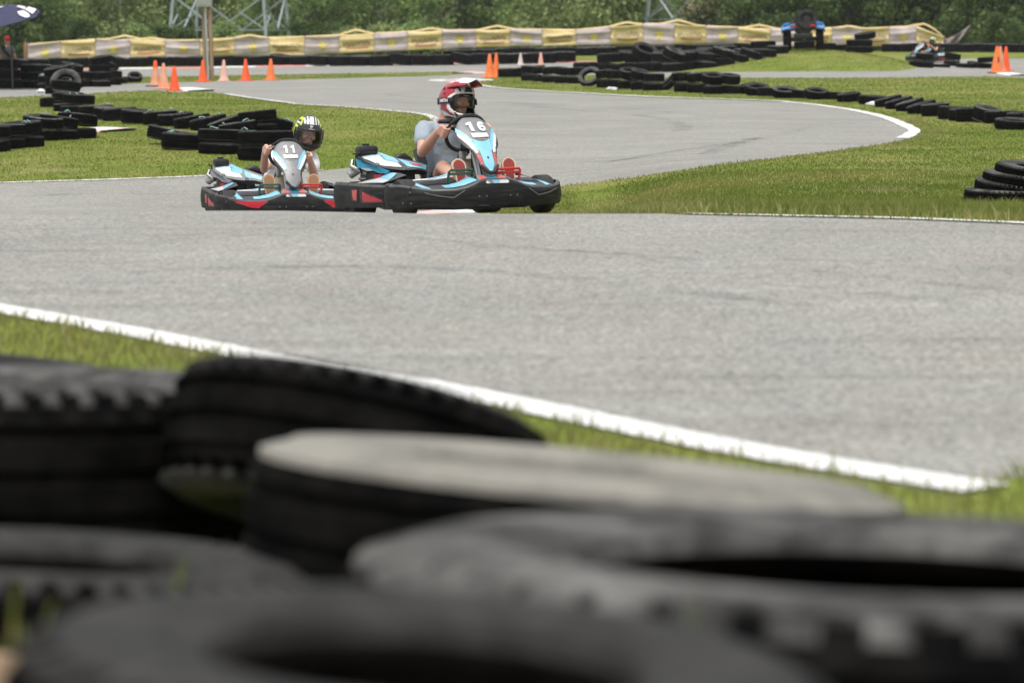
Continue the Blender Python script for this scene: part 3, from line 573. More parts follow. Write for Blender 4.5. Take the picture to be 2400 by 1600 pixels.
for i in range(len(PB) - 1):
    nu, nv = 16, 12; yel = i % 2 == 1
    vs = [unfence(fpt(i, a / nu, b / nv)) for b in range(nv + 1) for a in range(nu + 1)]
    fs = [(b * (nu + 1) + a, b * (nu + 1) + a + 1, (b + 1) * (nu + 1) + a + 1, (b + 1) * (nu + 1) + a) for b in range(nv) for a in range(nu)]
    pn = mesh_obj('banner_panel', vs, fs, Y_CLOTH if yel else G_CLOTH, fence, smooth=True)
    sm = pn.modifiers.new('cloth', 'SOLIDIFY'); sm.thickness = .006
    pn['label'] = 'yellow banner with faint lettering' if yel else 'mauve grey banner with a yellow star'
    if not yel:
        c = (.52, .52); pts = []
        for k in range(10):
            a = PI / 2 + k * PI / 5; rr = (.33 if k % 2 == 0 else .15); pts.append((c[0] + rr * math.cos(a) * .55, c[1] - rr * math.sin(a)))
        vs = [unfence(fpt(i, *c, .03))]; fs = []
        for k, p in enumerate(pts): vs += [unfence(fpt(i, (c[0] + p[0]) / 2, (c[1] + p[1]) / 2, .03)), unfence(fpt(i, *p, .03))]
        for k in range(10):
            a, b = 1 + 2 * k, 1 + 2 * ((k + 1) % 10); fs += [(0, a, b), (a, a + 1, b + 1, b)]
        mesh_obj('star', vs, fs, STAR_Y, pn)
    else:
        mb = MB(); r = random.Random(i * 3)
        for k in range(11):       # worn lettering, no longer readable
            u0 = .11 + .072 * k; u1 = u0 + .046; v0 = .40 + .05 * math.sin(k * .6); v1 = v0 + r.choice([.17, .2, .2])
            for q in ([(u0, v0), (u0 + .014, v0), (u0 + .014, v1), (u0, v1)], [(u0 + .016, v0 if k % 2 else v1 - .05), (u1, v0 if k % 2 else v1 - .05), (u1, (v0 if k % 2 else v1 - .05) + .05), (u0 + .016, (v0 if k % 2 else v1 - .05) + .05)], [(u1 - .012, v0 + .02), (u1, v0 + .02), (u1, v1), (u1 - .012, v1)]):
                mb.add([unfence(fpt(i, a, b, .03)) for a, b in q], [(0, 1, 2, 3)])
        mb.build('lettering', PRINT_D, pn, rm=False); mb = MB()
        for k in range(8):
            q = [(.20 + .08 * k, .68), (.20 + .08 * (k + 1), .68), (.20 + .08 * (k + 1), .75), (.20 + .08 * k, .75)]; mb.add([unfence(fpt(i, a, b + .03 * math.sin(PI * (a - .2) / .64), .03)) for a, b in q], [(0, 1, 2, 3)])
        mb.build('underline', PRINT_R, pn, rm=False)
# loose hem with peaked folds along the top
peaks = [(293, 80), (355, 86), (585, 79), (835, 66), (1010, 63), (1165, 57), (1470, 49), (1590, 44), (1780, 55), (1990, 58), (2165, 52)]
mb = MB(); xs = list(range(68, 2212, 9)); top = np.interp(xs, PB, PT); rows = [[], []]
for x, t in zip(xs, top):
    hgt = 1.5
    for pxk, pyk in peaks:
        k = max(0, 1 - abs(x - pxk) / 48); hgt = max(hgt, (t - pyk) * k * .9)
    rows[0].append(unfence(atd(x, t - hgt + 3.5 + (hgt > 4) * .8, FD + .12))); rows[1].append(unfence(atd(x, t - hgt, FD + .35 + .1 * math.sin(x * .11))))
mb.loft(rows); o = mb.build('top_hem', HEM, fence); o.modifiers.new('cloth', 'SOLIDIFY').thickness = .03
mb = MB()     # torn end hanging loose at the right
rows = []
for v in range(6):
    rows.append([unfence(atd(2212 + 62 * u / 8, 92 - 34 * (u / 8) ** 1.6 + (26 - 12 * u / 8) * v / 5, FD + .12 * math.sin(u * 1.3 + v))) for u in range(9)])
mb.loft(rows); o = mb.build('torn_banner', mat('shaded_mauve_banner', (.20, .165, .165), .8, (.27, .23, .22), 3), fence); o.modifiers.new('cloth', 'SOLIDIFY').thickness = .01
for k, px in enumerate([60] + PB[2::2]):
    yt = (102 if k == 0 else np.interp(px, PB, PT) + 1); p = atd(px, yt, FD + .25); mb = MB(); g = gz(p.x, p.y)
    wd = .09 if k == 0 else .05; mb.box(unfence(Vector((p.x, p.y, (p.z + g) / 2 - .1))), (wd * 2, wd * 2, p.z - g + .3), 0, bev=.01); mb.build('post', WOOD, fence)

# ------------------------------------------------------------------ trees and bushes
def leaf_mat(name, a, b, c):
    m = bpy.data.materials.new(name); m.use_nodes = True; nt = m.node_tree; L = nt.links.new; bs = nt.nodes['Principled BSDF']
    bs.inputs['Roughness'].default_value = .6; bs.inputs['Specular IOR Level'].default_value = .25
    at_ = N(nt, 'ShaderNodeAttribute'); at_.attribute_name = 'tint'; cr = N(nt, 'ShaderNodeValToRGB'); e = cr.color_ramp.elements
    e[0].color = (*a, 1); e[1].color = (*c, 1); e[1].position = 1.0; k = e.new(.5); k.color = (*b, 1); L(at_.outputs['Fac'], cr.inputs[0]); L(cr.outputs[0], bs.inputs['Base Color'])
    tr = N(nt, 'ShaderNodeBsdfTranslucent'); L(cr.outputs[0], tr.inputs[0]); ms = N(nt, 'ShaderNodeMixShader'); ms.inputs[0].default_value = .42
    L(bs.outputs[0], ms.inputs[1]); L(tr.outputs[0], ms.inputs[2]); L(ms.outputs[0], nt.nodes['Material Output'].inputs[0]); return m
LEAF_DARK = leaf_mat('dark_green_leaves', (0.049, 0.083, 0.024), (0.098, 0.154, 0.042), (0.196, 0.261, 0.080))
LEAF_MID = leaf_mat('mid_green_leaves', (0.132, 0.200, 0.070), (0.225, 0.319, 0.108), (0.344, 0.446, 0.162))
LEAF_OLIVE = leaf_mat('olive_green_leaves', (0.166, 0.215, 0.078), (0.268, 0.329, 0.125), (0.382, 0.443, 0.177))
LEAF_FAR = leaf_mat('haze_paled_far_leaves', (0.200, 0.237, 0.163), (0.275, 0.312, 0.213), (0.375, 0.400, 0.275))  # far leaves paler: distance haze put into their colour
LEAF_DRY = leaf_mat('green_leaves_with_dry_plumes', (0.043, 0.066, 0.024), (0.102, 0.132, 0.050), (0.456, 0.360, 0.216))
BARK = mat('grey_brown_bark', (.075, .060, .045), .9, (.14, .12, .10), 8, bump=.4, bscale=20)
def leaf_cloud(name, clumps, n, size, m, seed, flat=.5):
    rng = np.random.default_rng(seed); C = np.array([c[:3] for c in clumps]); Rr = np.array([c[3] for c in clumps]); wgt = Rr ** 2 / (Rr ** 2).sum()
    k = rng.choice(len(C), n, p=wgt); d = rng.normal(size=(n, 3)); d /= np.linalg.norm(d, axis=1)[:, None]; rad = Rr[k] * (rng.random(n) ** .45) * (1 + .18 * rng.normal(size=n))
    p = C[k] + d * rad[:, None] * np.array([1, 1, .85]); nrm = d + rng.normal(size=(n, 3)) * flat; nrm /= np.linalg.norm(nrm, axis=1)[:, None]
    t = np.cross(nrm, rng.normal(size=(n, 3))); t /= np.linalg.norm(t, axis=1)[:, None]; b = np.cross(nrm, t); s = size * rng.uniform(.55, 1.35, n)[:, None]
    V = np.stack([p - t * s * .5, p + b * s * .32, p + t * s * .5, p - b * s * .32], 1).astype(np.float32)
    me = bpy.data.meshes.new(name); me.vertices.add(n * 4); me.vertices.foreach_set('co', V.ravel()); me.loops.add(n * 4); me.loops.foreach_set('vertex_index', np.arange(n * 4, dtype=np.int32))
    me.polygons.add(n); me.polygons.foreach_set('loop_start', np.arange(0, n * 4, 4, dtype=np.int32)); me.update(calc_edges=True); me.materials.append(m)
    ct = rng.random(len(C)); tint = np.clip(.25 + .5 * ct[k] + .14 * rng.normal(size=n), 0, 1).astype(np.float32)
    a = me.attributes.new('tint', 'FLOAT', 'POINT'); a.data.foreach_set('value', np.repeat(tint, 4)); return me
def tree_proto(kind, seed, H, Wd, m, n, size, base=.0, nclump=38):
    rng = random.Random(seed); cl = []
    for k in range(nclump):
        h = base + (1 - base) * rng.random() ** .85; rr = Wd / 2 * (1 - .55 * max(0, (h - .45)) / .55) * (.75 if h < .12 else 1)
        a = rng.uniform(0, 2 * PI); q = rr * math.sqrt(rng.random()) * .85; cl.append((q * math.cos(a), q * math.sin(a), h * H * .93 + .1, Wd * rng.uniform(.10, .19)))
    me = leaf_cloud('crown', cl, n, size, m, seed); mb = MB()
    mb.tube([(0, 0, -.2), (.05, .03, H * .25), (-.05, .05, H * .5), (.05, 0, H * .8)], [H * .028, H * .022, H * .015, H * .006], 8)
    for k in range(0, nclump, 3):
        c = cl[k]; z0 = max(.1, c[2] * .55); mb.tube([(0, 0, z0), (c[0] * .5, c[1] * .5, (z0 + c[2]) / 2), (c[0], c[1], c[2])], [H * .012, H * .008, H * .003], 5)
    o = mb.build('trunk', BARK); tm = o.data; bpy.data.objects.remove(o); return me, tm
TP = {'dark': [tree_proto('d', 11, 3.0, 4.2, LEAF_DARK, 5200, .20), tree_proto('d', 12, 3.4, 3.8, LEAF_DARK, 5200, .20)],
      'mid': [tree_proto('m', 21, 7.0, 6.5, LEAF_MID, 8500, .25, .02, 46), tree_proto('m', 22, 8.0, 6.0, LEAF_MID, 8500, .25, .02, 46)],
      'olive': [tree_proto('o', 31, 8.0, 7.5, LEAF_OLIVE, 9000, .26, .02, 48), tree_proto('o', 32, 7.0, 7.0, LEAF_OLIVE, 9000, .26, .02, 48)],
      'dry': [tree_proto('y', 41, 3.6, 4.6, LEAF_DRY, 6200, .20), tree_proto('y', 42, 4.2, 4.4, LEAF_DRY, 6200, .20)],
      'low': [tree_proto('l', 51, 1.5, 2.6, LEAF_MID, 2600, .15), tree_proto('l', 52, 1.3, 2.4, LEAF_OLIVE, 2600, .15)]}
TL_ = {'dark': ('bush', 'dark green bush', 'bushes behind the banner fence', 'bush'), 'mid': ('tree', 'mid green leafy tree', 'trees behind the banner fence', 'tree'), 'olive': ('tree', 'olive green broad tree', 'trees behind the banner fence', 'tree'),
       'dry': ('bush', 'dark bush with tan plumes', 'bushes behind the banner fence', 'bush'), 'low': ('shrub', 'low bright shrub', 'shrubs against the banner fence', 'shrub')}
TREES = [('dark', 20, 136, 1.1), ('mid', -30, 148, 1.0), ('mid', 70, 150, 1.0), ('olive', 150, 156, 1.1), ('dark', 120, 138, .95), ('dark', 205, 137, .72), ('olive', 250, 160, 1.1), ('mid', 335, 166, 1.0), ('low', 330, 133, .9), ('olive', 400, 168, 1.0), ('dark', 432, 139, .66), ('dark', 390, 138, .6),
         ('low', 530, 134, .9), ('olive', 490, 172, 1.0), ('mid', 570, 170, 1.0), ('olive', 640, 166, .95), ('mid', 700, 158, 1.0), ('dark', 715, 138, .66), ('dark', 780, 139, .62), ('low', 830, 134, 1.0), ('mid', 790, 162, 1.05), ('olive', 870, 170, 1.1), ('mid', 950, 160, 1.0), ('low', 905, 135, 1.1), ('low', 985, 134, 1.0), ('mid', 1035, 168, 1.1), ('olive', 1110, 172, 1.1), ('low', 1075, 135, .9),
         ('mid', 1190, 170, 1.0), ('mid', 1255, 158, .95), ('olive', 1340, 152, 1.05), ('olive', 1420, 156, 1.1), ('mid', 1495, 168, 1.0), ('dark', 1585, 141, .42), ('mid', 1600, 176, .9), ('dry', 1690, 142, .95), ('dark', 1745, 138, .95), ('dry', 1800, 146, 1.1), ('dark', 1850, 139, 1.05), ('mid', 1830, 160, 1.0), ('dry', 1915, 140, 1.0), ('dark', 1985, 138, 1.15), ('mid', 1960, 160, 1.0), ('dry', 2050, 141, 1.2), ('dark', 2110, 138, 1.2), ('mid', 2090, 160, 1.0), ('dark', 2180, 138, 1.1),
         ('dry', 2240, 140, 1.1), ('dark', 2290, 135, 1.0), ('mid', 2260, 158, 1.0), ('dark', 2360, 136, 1.15), ('dry', 2420, 140, 1.2), ('mid', 2400, 156, 1.0), ('mid', 2480, 150, 1.0), ('dark', 2340, 131, .6), ('dark', 2430, 132, .7), ('olive', -120, 160, 1.1)]
cnt = {}
for i, (kd, px, d, s) in enumerate(TREES):
    kk, ll, gg, cc = TL_[kd]; cnt[kd] = cnt.get(kd, 0) + 1
    x = (px - 1200) / FPX * d; z = max(gz(x, d), -.0) - .1 if kd == 'low' else gz(x, d) - .25
    nb = sum(1 for q in TREES if q[0] == kd and q[1] < px)
    t = tag(empty(kk, (x, d, z), (0, 0, random.uniform(0, 6.28))), '%s behind the banner fence, %s of its kind from left' % (ll, ORD[nb]), cc, gg); t.scale = (s, s, s * random.uniform(.92, 1.08))
    cm, tm = TP[kd][i % 2]
    for nm, me in (('crown', cm), ('trunk', tm)):
        c = bpy.data.objects.new(nm, me); COL.objects.link(c); c.parent = t
rngw = random.Random(5); cl = []
for k in range(560):
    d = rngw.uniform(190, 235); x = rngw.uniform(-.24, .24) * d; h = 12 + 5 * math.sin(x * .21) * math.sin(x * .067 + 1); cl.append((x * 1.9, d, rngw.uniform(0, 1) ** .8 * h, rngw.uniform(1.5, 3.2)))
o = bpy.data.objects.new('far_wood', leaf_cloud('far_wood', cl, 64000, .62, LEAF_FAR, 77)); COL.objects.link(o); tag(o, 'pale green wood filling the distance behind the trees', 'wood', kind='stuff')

# ------------------------------------------------------------------ lattice pylons
STEEL = mat('galvanised_blue_grey_steel', (0.36, 0.41, 0.43), 0.55, (0.28, 0.32, 0.34), 3, metal=.25)
def pylon_mesh():
    a = 2.55; Ht = 26.0; mbL = [MB() for _ in range(4)]; mbB = MB()
    def cor(k, z): f = a * (1 - .82 * max(z, 0) / Ht); sx, sy = [(-1, -1), (1, -1), (1, 1), (-1, 1)][k % 4]; return Vector((sx * f, sy * f, z))
    for k in range(4): mbL[k].tube([cor(k, -1.6), cor(k, 0), cor(k, 9), cor(k, Ht)], [.12, .11, .10, .07], 4)
    zs = [0, 1.75, 5.5, 9.0, 12, 15, 17.5, 20, 22, 24, 26]
    for k in range(4):
        for i in range(len(zs) - 1):
            p0, p1, q0, q1 = cor(k, zs[i]), cor(k + 1, zs[i]), cor(k, zs[i + 1]), cor(k + 1, zs[i + 1])
            if i == 0:
                mid = (p0 + p1) / 2; mbB.tube([mid, q0], .065, 4); mbB.tube([mid, q1], .065, 4)
                mbB.tube([(mid + q1) / 2, p1], .05, 4); mbB.tube([(mid + q0) / 2, p0], .05, 4); mbB.tube([p0, p1], .035, 4)
            else:
                mbB.tube([p0, q1], .05, 4); mbB.tube([p1, q0], .05, 4)
            mbB.tube([q0, q1], .045, 4)
    return mbL, mbB
mbL, mbB = pylon_mesh()
py1 = tag(empty('pylon', tuple(atd(540, 71, 151)), (0, 0, R(-9))), 'blue grey steel lattice pylon rising behind the wooden pole', 'pylon', 'lattice pylons behind the fence')
for q in mbL: q.build('leg', STEEL, py1)
mbB.build('bracing', STEEL, py1)
py2 = copy_tree(py1); py2.location = atd(1672, 46, 152); py2.rotation_euler = (0, 0, R(30)); py2['label'] = 'lattice pylon half hidden by bushes behind the highest banner peak'

# ------------------------------------------------------------------ utility pole
CONDUIT = mat('pale_grey_metal_pipe', (0.46, 0.48, 0.47), .5, metal=.2); BOXM = mat('pale_grey_green_steel_box', (0.42, 0.44, 0.42), .5, (0.36, 0.38, 0.36), 4)
OLDWOOD = mat('weathered_pole_wood', (0.24, 0.165, 0.11), .85, (0.36, 0.29, 0.23), 3, stretch=(5, 5, .35), bump=.3, bscale=12); RUSTW = mat('rusty_brown_pole_wood', (0.30, 0.13, 0.05), .85, (0.36, 0.27, 0.20), 1.4, stretch=(4, 4, .8), bump=.3, bscale=12)
px_, py_, pz_ = at(486, 187, 60); pole = tag(empty('utility_pole', (px_, py_, pz_)), 'twin wooden utility pole with a pale steel box and a grey pipe', 'pole')
k_ = py_ / FPX
def pw(px, h, dy=0): return Vector(((px - 486) * k_, dy, h))
mb = MB(); mb.tube([pw(483, -.3, .05), pw(478, 2.6, .05), pw(474, 7, .05)], [.075, .07, .06], 12); mb.build('wooden_post', OLDWOOD, pole)
mb = MB(); mb.tube([pw(496.5, -.3), pw(495, 1.4), pw(492, 2.6), pw(490, 7)], [.075, .075, .07, .06], 12); mb.build('wooden_post', RUSTW, pole)
mb = MB(); mb.tube([pw(489, 0, -.1), pw(486, 1.5, -.1), pw(483, 2.4, -.1)], .035, 10); mb.build('conduit', CONDUIT, pole)
hb = atd(481, 17, py_).z - pz_; mb = MB(); mb.box(pw(481.5, hb + .42, -.12), (36 * k_, .22, .84), 0, bev=.02); mb.box(pw(481.5, hb + .42, -.235), (30 * k_, .012, .74), 0, bev=.004); mb.build('steel_box', BOXM, pole)

# ------------------------------------------------------------------ traffic cones
def cone_mat(n, c, c2): return mat(n, c, .5, c2, 3, (.4, .65), spec=.4)
CM = {'red': cone_mat('bright_orange_red_plastic', (.90, .085, .012), (.84, .14, .04)), 'orange': cone_mat('orange_plastic', (.88, .17, .03), (.82, .25, .08)), 'faded': cone_mat('faded_salmon_plastic', (.74, .26, .13), (.70, .40, .26)), 'pale': cone_mat('pale_pink_plastic', (.76, .38, .28), (.72, .50, .42)), 'white': cone_mat('whitish_plastic', (.60, .60, .60), (.66, .45, .36))}
BASEM = mat('black_rubber_base', (.03, .03, .03), .7); TIP = CM['red']; STICK = mat('dark_scuff_sticker', (.05, .03, .02), .7)
def cone(px, py, hpx, kind, label, base='same', wide=1.0, tip=None, mark=False, dmin=50):
    x, y, z = at(px, py, dmin); h = hpx * y / FPX; c = tag(empty('traffic_cone', (x, y, z), (0, 0, random.uniform(0, 3))), label, 'traffic cone', 'traffic cones on the track')
    rb = h * .21 * wide; rt = h * .035 * wide + .01; mb = MB()
    prof = [(0, h), (rt * .7, h), (rt, h - .012)] + [(rt + (rb - rt) * t, h - (h - .05) * t) for t in (.25, .5, .75, .94)] + [(rb * 1.12, .045), (rb * 1.15, .035), (rb * 1.15, .03)]
    mb.lathe(prof, 28); mb.build('cone_body', CM[kind], c)
    mb = MB(); mb.box((0, 0, .017), (rb * 2.75, rb * 2.75, .034), 0, bev=.012); mb.build('base', BASEM if base == 'black' else CM[kind], c)
    if tip:
        mb = MB(); mb.lathe([(0, h + .004), (rt * .72, h + .004), (rt + .004, h - .012), (rt + (rb - rt) * .28 + .004, h - (h - .05) * .28)], 28); mb.build('tip', CM[tip], c)
    if mark:
        mb = MB(); r_ = rt + (rb - rt) * .5
        for k in range(3): mb.box((r_ * .05 + .02, -(r_ + .004) - .02 * k, h * .56 - .06 * k), (.05, .012, .045), 0, rot=(R(10), 0, 0))
        c.rotation_euler.z = 0; mb.build('sticker', STICK, c)
    return c
cone(364.6, 203, 60, 'faded', 'faded salmon cone with a red tip and a black base', 'black', tip='red')
cone(384, 209, 60, 'faded', 'faded salmon cone in the middle of the left three')
cone(409, 213, 57, 'red', 'bright orange red cone nearest the white line end, rightmost of three')
cone(476, 192.5, 51, 'red', 'bright orange red cone just left of the wooden pole')
cone(525, 191, 50, 'pale', 'washed out salmon cone just right of the wooden pole')
cone(576, 190, 51, 'red', 'orange red cone standing second right of the wooden pole')
cone(635, 188.6, 50, 'orange', 'orange cone standing third right of the wooden pole')
cone(1147.6, 183, 56, 'orange', 'orange cone at the grass tip, left one of a close pair', wide=1.0)
cone(1163, 180.5, 55, 'orange', 'orange cone at the grass tip, right one of a close pair', wide=.85)
cone(1220, 154, 29, 'white', 'small whitish cone before the far tyre line', wide=1.1)
cone(1267.5, 164, 40, 'pale', 'pale pink cone behind the start of the right tyre row')
cone(2336, 172, 63, 'orange', 'big orange cone with a dark scuff at the far right', 'black', wide=1.05, mark=True)
cone(2343.5, 170.5, 61, 'faded', 'faded cone half hidden behind the big scuffed orange cone', 'black', wide=1.0)
cone(2357, 167, 57, 'red', 'bright red cone furthest right beside the white kerb end', wide=.9)
kerb(px2w([(2352, 173), (2385, 178)], 8, 60), 4, .5, 1, [pink_paint, white_paint])

# ------------------------------------------------------------------ litter
PAPER = mat('white_litter', (.75, .75, .74), .6)
for px, py, lb in ((98, 218, 'crumpled white litter on the grass below the left tyre stacks'), (1433, 213, 'small white litter between right tyre row and white line'), (2045, 249, 'white crumpled litter below the right tyre row at the bend')):
    x, y, z = at(px, py, 30); mb = MB(); r = random.Random(px)
    bm = bmesh.new(); bmesh.ops.create_icosphere(bm, subdivisions=2, radius=.09)
    for v in bm.verts: v.co = Vector((v.co.x * 1.7, v.co.y, v.co.z * .55)) * r.uniform(.7, 1.2)
    bm.verts.index_update(); mb.add([v.co for v in bm.verts], [[v.index for v in f.verts] for f in bm.faces]); bm.free()
    o = mb.build('litter', PAPER); o.location = (x, y, z + .045); tag(o, lb, 'litter')

# ------------------------------------------------------------------ quad bike on the mound, seen from behind
QBLUE = mat('bright_blue_plastic', (.035, .19, .48), .4, coat=.2); QBLACK = mat('satin_black_plastic', (.012, .012, .013), .5); QRED = mat('red_lamp_lens', (.42, .015, .02), .25); QWHITE = mat('white_decal', (.7, .7, .7), .5)
qp = atd(1884, 121, 106.0); qz = gz(qp.x, qp.y)
quad = tag(empty('quad_bike', (qp.x, qp.y, qz), (0, R(-2.5), R(-6))), 'blue and black quad bike seen from behind with a spare tyre on its rack', 'quad bike')
def wheel_prof(r, w): return [(r * .45, w * .45), (r * .75, w * .5), (r * .93, w * .46), (r, w * .32), (r, -w * .32), (r * .93, -w * .46), (r * .75, -w * .5), (r * .45, -w * .45)]
for sx, sy in ((-1, -.55), (1, -.55), (-1, .75), (1, .75)):
    mb = MB(); M_ = Matrix.Translation((sx * .60, sy, .36)) @ Matrix.Rotation(PI / 2, 4, 'Y')
    mb.lathe(wheel_prof(.36, .30), 26, 0, M_, closed=True)
    for k in range(26):
        a = 2 * PI * k / 26; mb.box((sx * .60 + (.04 if k % 2 else -.04), sy + math.cos(a) * .355, .36 + math.sin(a) * .355), (.19, .035, .03), 0, rot=(-a, 0, 0))
    wh = mb.build('wheel', RUB_TREAD, quad); mb = MB(); mb.lathe([(0, .06), (.13, .06), (.155, .08), (.155, -.08), (.13, -.06), (0, -.06)], 18, 0, M_); mb.build('rim', QBLACK, wh)
mb = MB(); mb.box((0, -.55, .80), (.62, .70, .36), 0, bev=.06); mb.box((0, -.90, .50), (.70, .10, .22), 0, bev=.04); mb.box((0, .1, .58), (.50, 1.5, .34), 0, bev=.08); mb.box((0, -.62, .55), (.42, .14, .30), 0, bev=.03); mb.box((0, .1, .42), (.9, .10, .10), 0, bev=.03); mb.tube([(-.55, -.55, .36), (.55, -.55, .36)], .05, 8); mb.tube([(-.55, .75, .36), (.55, .75, .36)], .05, 8); mb.build('chassis', QBLACK, quad)
mb = MB(); mb.box((0, .05, .93), (.36, .9, .16), 0, bev=.06); mb.build('saddle', QBLACK, quad)
for sx in (-1, 1):
    mb = MB(); rows = []
    for k in range(9):
        a = R(38 + 14 * k); yy = -.55 - .47 * math.cos(a) * .9; zz = .36 + .50 * math.sin(a) + .06
        rows.append([Vector((sx * .28, yy, zz + .05)), Vector((sx * .52, yy, zz + .03)), Vector((sx * .76, yy, zz)), Vector((sx * .80, yy, zz - .07))])
    mb.loft(rows); f = mb.build('fender', QBLUE, quad); f.modifiers.new('shell', 'SOLIDIFY').thickness = .025
    mb = MB(); mb.box((sx * .36, -1.02, .86), (.22, .05, .09), 0, bev=.02); mb.build('tail_lamp', QRED, quad)
    mb = MB(); mb.box((sx * .60, -1.0, .94), (.26, .10, .12), 0, rot=(0, R(sx * 12), 0), bev=.03); mb.build('fender_tip', QBLUE, quad)
mb = MB(); mb.tube([(-.3, 1.0, 1.02), (-.42, .55, 1.22), (-.1, .45, 1.16), (.1, .45, 1.16), (.42, .55, 1.22), (.3, 1.0, 1.02)], .018, 8); mb.build('handlebar', QBLACK, quad)
mb = MB()
for k in range(5): mb.tube([(-.45 + .225 * k, -1.0, 1.0), (-.45 + .225 * k, -.2, 1.0)], .014, 6)
mb.tube([(-.45, -1.0, 1.0), (.45, -1.0, 1.0), (.45, -.2, 1.0), (-.45, -.2, 1.0)], .016, 6, closed=True); mb.build('rear_rack', QBLACK, quad)
mb = MB(); mb.box((0, -.70, .62), (.17, .01, .07), 0); mb.tube([(0, -.71, .52), (-.05, -.71, .47), (0, -.71, .43), (.05, -.71, .47)], .015, 5, closed=True); mb.tube([(-.06, -.71, .41), (.07, -.71, .36)], .013, 5); mb.build('decal', QWHITE, quad)
st = bpy.data.objects.new('tyre', tyre_mesh('spare', .39, .24, .19, 40, [RUB_TREAD, RUB_SIDE_D], lug=2)); COL.objects.link(st); st.location = (qp.x + .02, qp.y - .82, qz + 1.10); st.rotation_euler = (R(86), 0, R(-4)); tag(st, 'spare tyre propped upright on the rack of the quad bike', 'tyre')
hubm = MB(); hubm.lathe([(0, .05), (.12, .05), (.19, .02), (.19, -.05), (0, -.05)], 18); hubm.build('rim', QBLACK, st)

# ------------------------------------------------------------------ karts
def cr(pts, n=6):
    P = np.array(pts, float); out = []
    for i in range(len(P) - 1):
        p0 = P[max(i - 1, 0)]; p1 = P[i]; p2 = P[i + 1]; p3 = P[min(i + 2, len(P) - 1)]
        for k in range(n):
            t = k / n; out.append(0.5 * ((2 * p1) + (p2 - p0) * t + (2 * p0 - 5 * p1 + 4 * p2 - p3) * t * t + (3 * p1 - p0 - 3 * p2 + p3) * t ** 3))
    return np.array(out + [P[-1]])
def decal(name, poly, mapf, m, parent, res=.02):
    """flat printed shape wrapped on the surface mapf(a, b)"""
    b = dens(list(poly) + [poly[0]], res)[:-1]; P = np.array(b); lo, hi = P.min(0), P.max(0)
    g = [(x, y) for x in np.arange(lo[0] + res / 2, hi[0], res) for y in np.arange(lo[1] + res / 2, hi[1], res)]
    if g:
        ga = np.array(g); g = [tuple(q) for q, k in zip(g, in_poly(P, ga[:, 0], ga[:, 1])) if k]
    vs = [Vector(p) for p in b] + [Vector(p) for p in g]; n = len(b)
    vo, _, fo, *_ = delaunay_2d_cdt(vs, [(i, (i + 1) % n) for i in range(n)], [], 0, 1e-6)
    V = np.array([tuple(v) for v in vo]); F = [f for f in fo if len(f) == 3]; c = V[np.array(F)].mean(1); k = in_poly(P, c[:, 0], c[:, 1])
    return mesh_obj(name, [mapf(*v) for v in V], [f for f, q in zip(F, k) if q], m, parent, smooth=True)
def text_decal(name, s, mapf, a, b, hgt, m, parent, bold=.03, wide=1.0, shear=0.0):
    cu = bpy.data.curves.new(name, 'FONT'); cu.body = s; cu.align_x = 'CENTER'; cu.align_y = 'CENTER'; cu.size = 1.0; cu.offset = bold; cu.resolution_u = 4; cu.shear = shear
    o = bpy.data.objects.new(name, cu); COL.objects.link(o); dg = bpy.context.evaluated_depsgraph_get(); me = bpy.data.meshes.new_from_object(o.evaluated_get(dg)); bpy.data.objects.remove(o)
    k = hgt / .72
    for v in me.vertices: v.co = mapf(a + v.co.x * k * wide, b + v.co.y * k)
    me.materials.clear(); me.materials.append(m); o = bpy.data.objects.new(name, me); COL.objects.link(o); o.parent = parent; return o
K_BLACK = mat('scuffed_black_bumper_plastic', (.006, .0065, .0065), .6, (.036, .036, .0345), 5, (.45, .72), bump=.12, bscale=40, stretch=(1, 1, 7), spec=.3)
K_DARK = mat('black_kart_plastic', (.012, .012, .013), .45); K_GREY = mat('mid_grey_kart_plastic', (.20, .20, .21), .38, (.25, .25, .255), 6, coat=.15)
K_DGREY = mat('dark_grey_kart_plastic', (.055, .056, .06), .45); K_BLUE = mat('light_blue_sticker', (.20, .52, .66), .35, (.28, .58, .70), 6, coat=.2); K_TEAL = mat('teal_blue_sticker', (.012, .22, .36), .35, coat=.2)
K_WHITE = mat('white_sticker', (.74, .74, .73), .4, (.68, .70, .72), 5, coat=.2); K_CREAM = mat('cream_sticker', (.72, .68, .60), .4, (.55, .64, .68), 4, coat=.2)
K_RED = mat('crimson_sticker', (.50, .006, .026), .4, coat=.2); K_PINK = mat('faded_rose_sticker', (.56, .085, .09), .45, (.52, .14, .12), 7); K_STEEL = mat('bright_steel_tube', (.50, .51, .52), .35, metal=.7); K_ALU = mat('scuffed_aluminium', (.42, .42, .41), .4, (.28, .28, .27), 9, metal=.6)
K_GREEN = mat('dark_green_pedal_paint', (.012, .075, .045), .35, coat=.3); K_PRED = mat('red_pedal_paint', (.62, .018, .012), .35, coat=.3); K_TANK = mat('beige_tank_plastic', (.40, .33, .24), .5, (.34, .27, .19), 4); K_ENG = mat('dark_engine_metal', (.012, .011, .011), .5, (.03, .027, .027), 12); K_FIN = mat('red_engine_fins', (.30, .010, .015), .45); K_LINE = mat('grey_moulded_line', (.13, .13, .13), .5)
K_EDGE = mat('worn_light_catching_edge', (.11, .11, .105), .5, (.05, .05, .05), 9); K_GUM = mat('soft_black_rubber', (.014, .014, .014), .75, (.03, .03, .029), 8); K_GOLD = mat('gold_script_sticker', (.62, .55, .33), .4)  # bumper edge grey: scuffs plus light caught on the lip, in the colour
FB = [(0, -.985), (.13, -.984), (.28, -.965), (.44, -.915), (.57, -.835), (.645, -.73), (.70, -.60), (.712, -.47), (.690, -.385), (.640, -.352)]
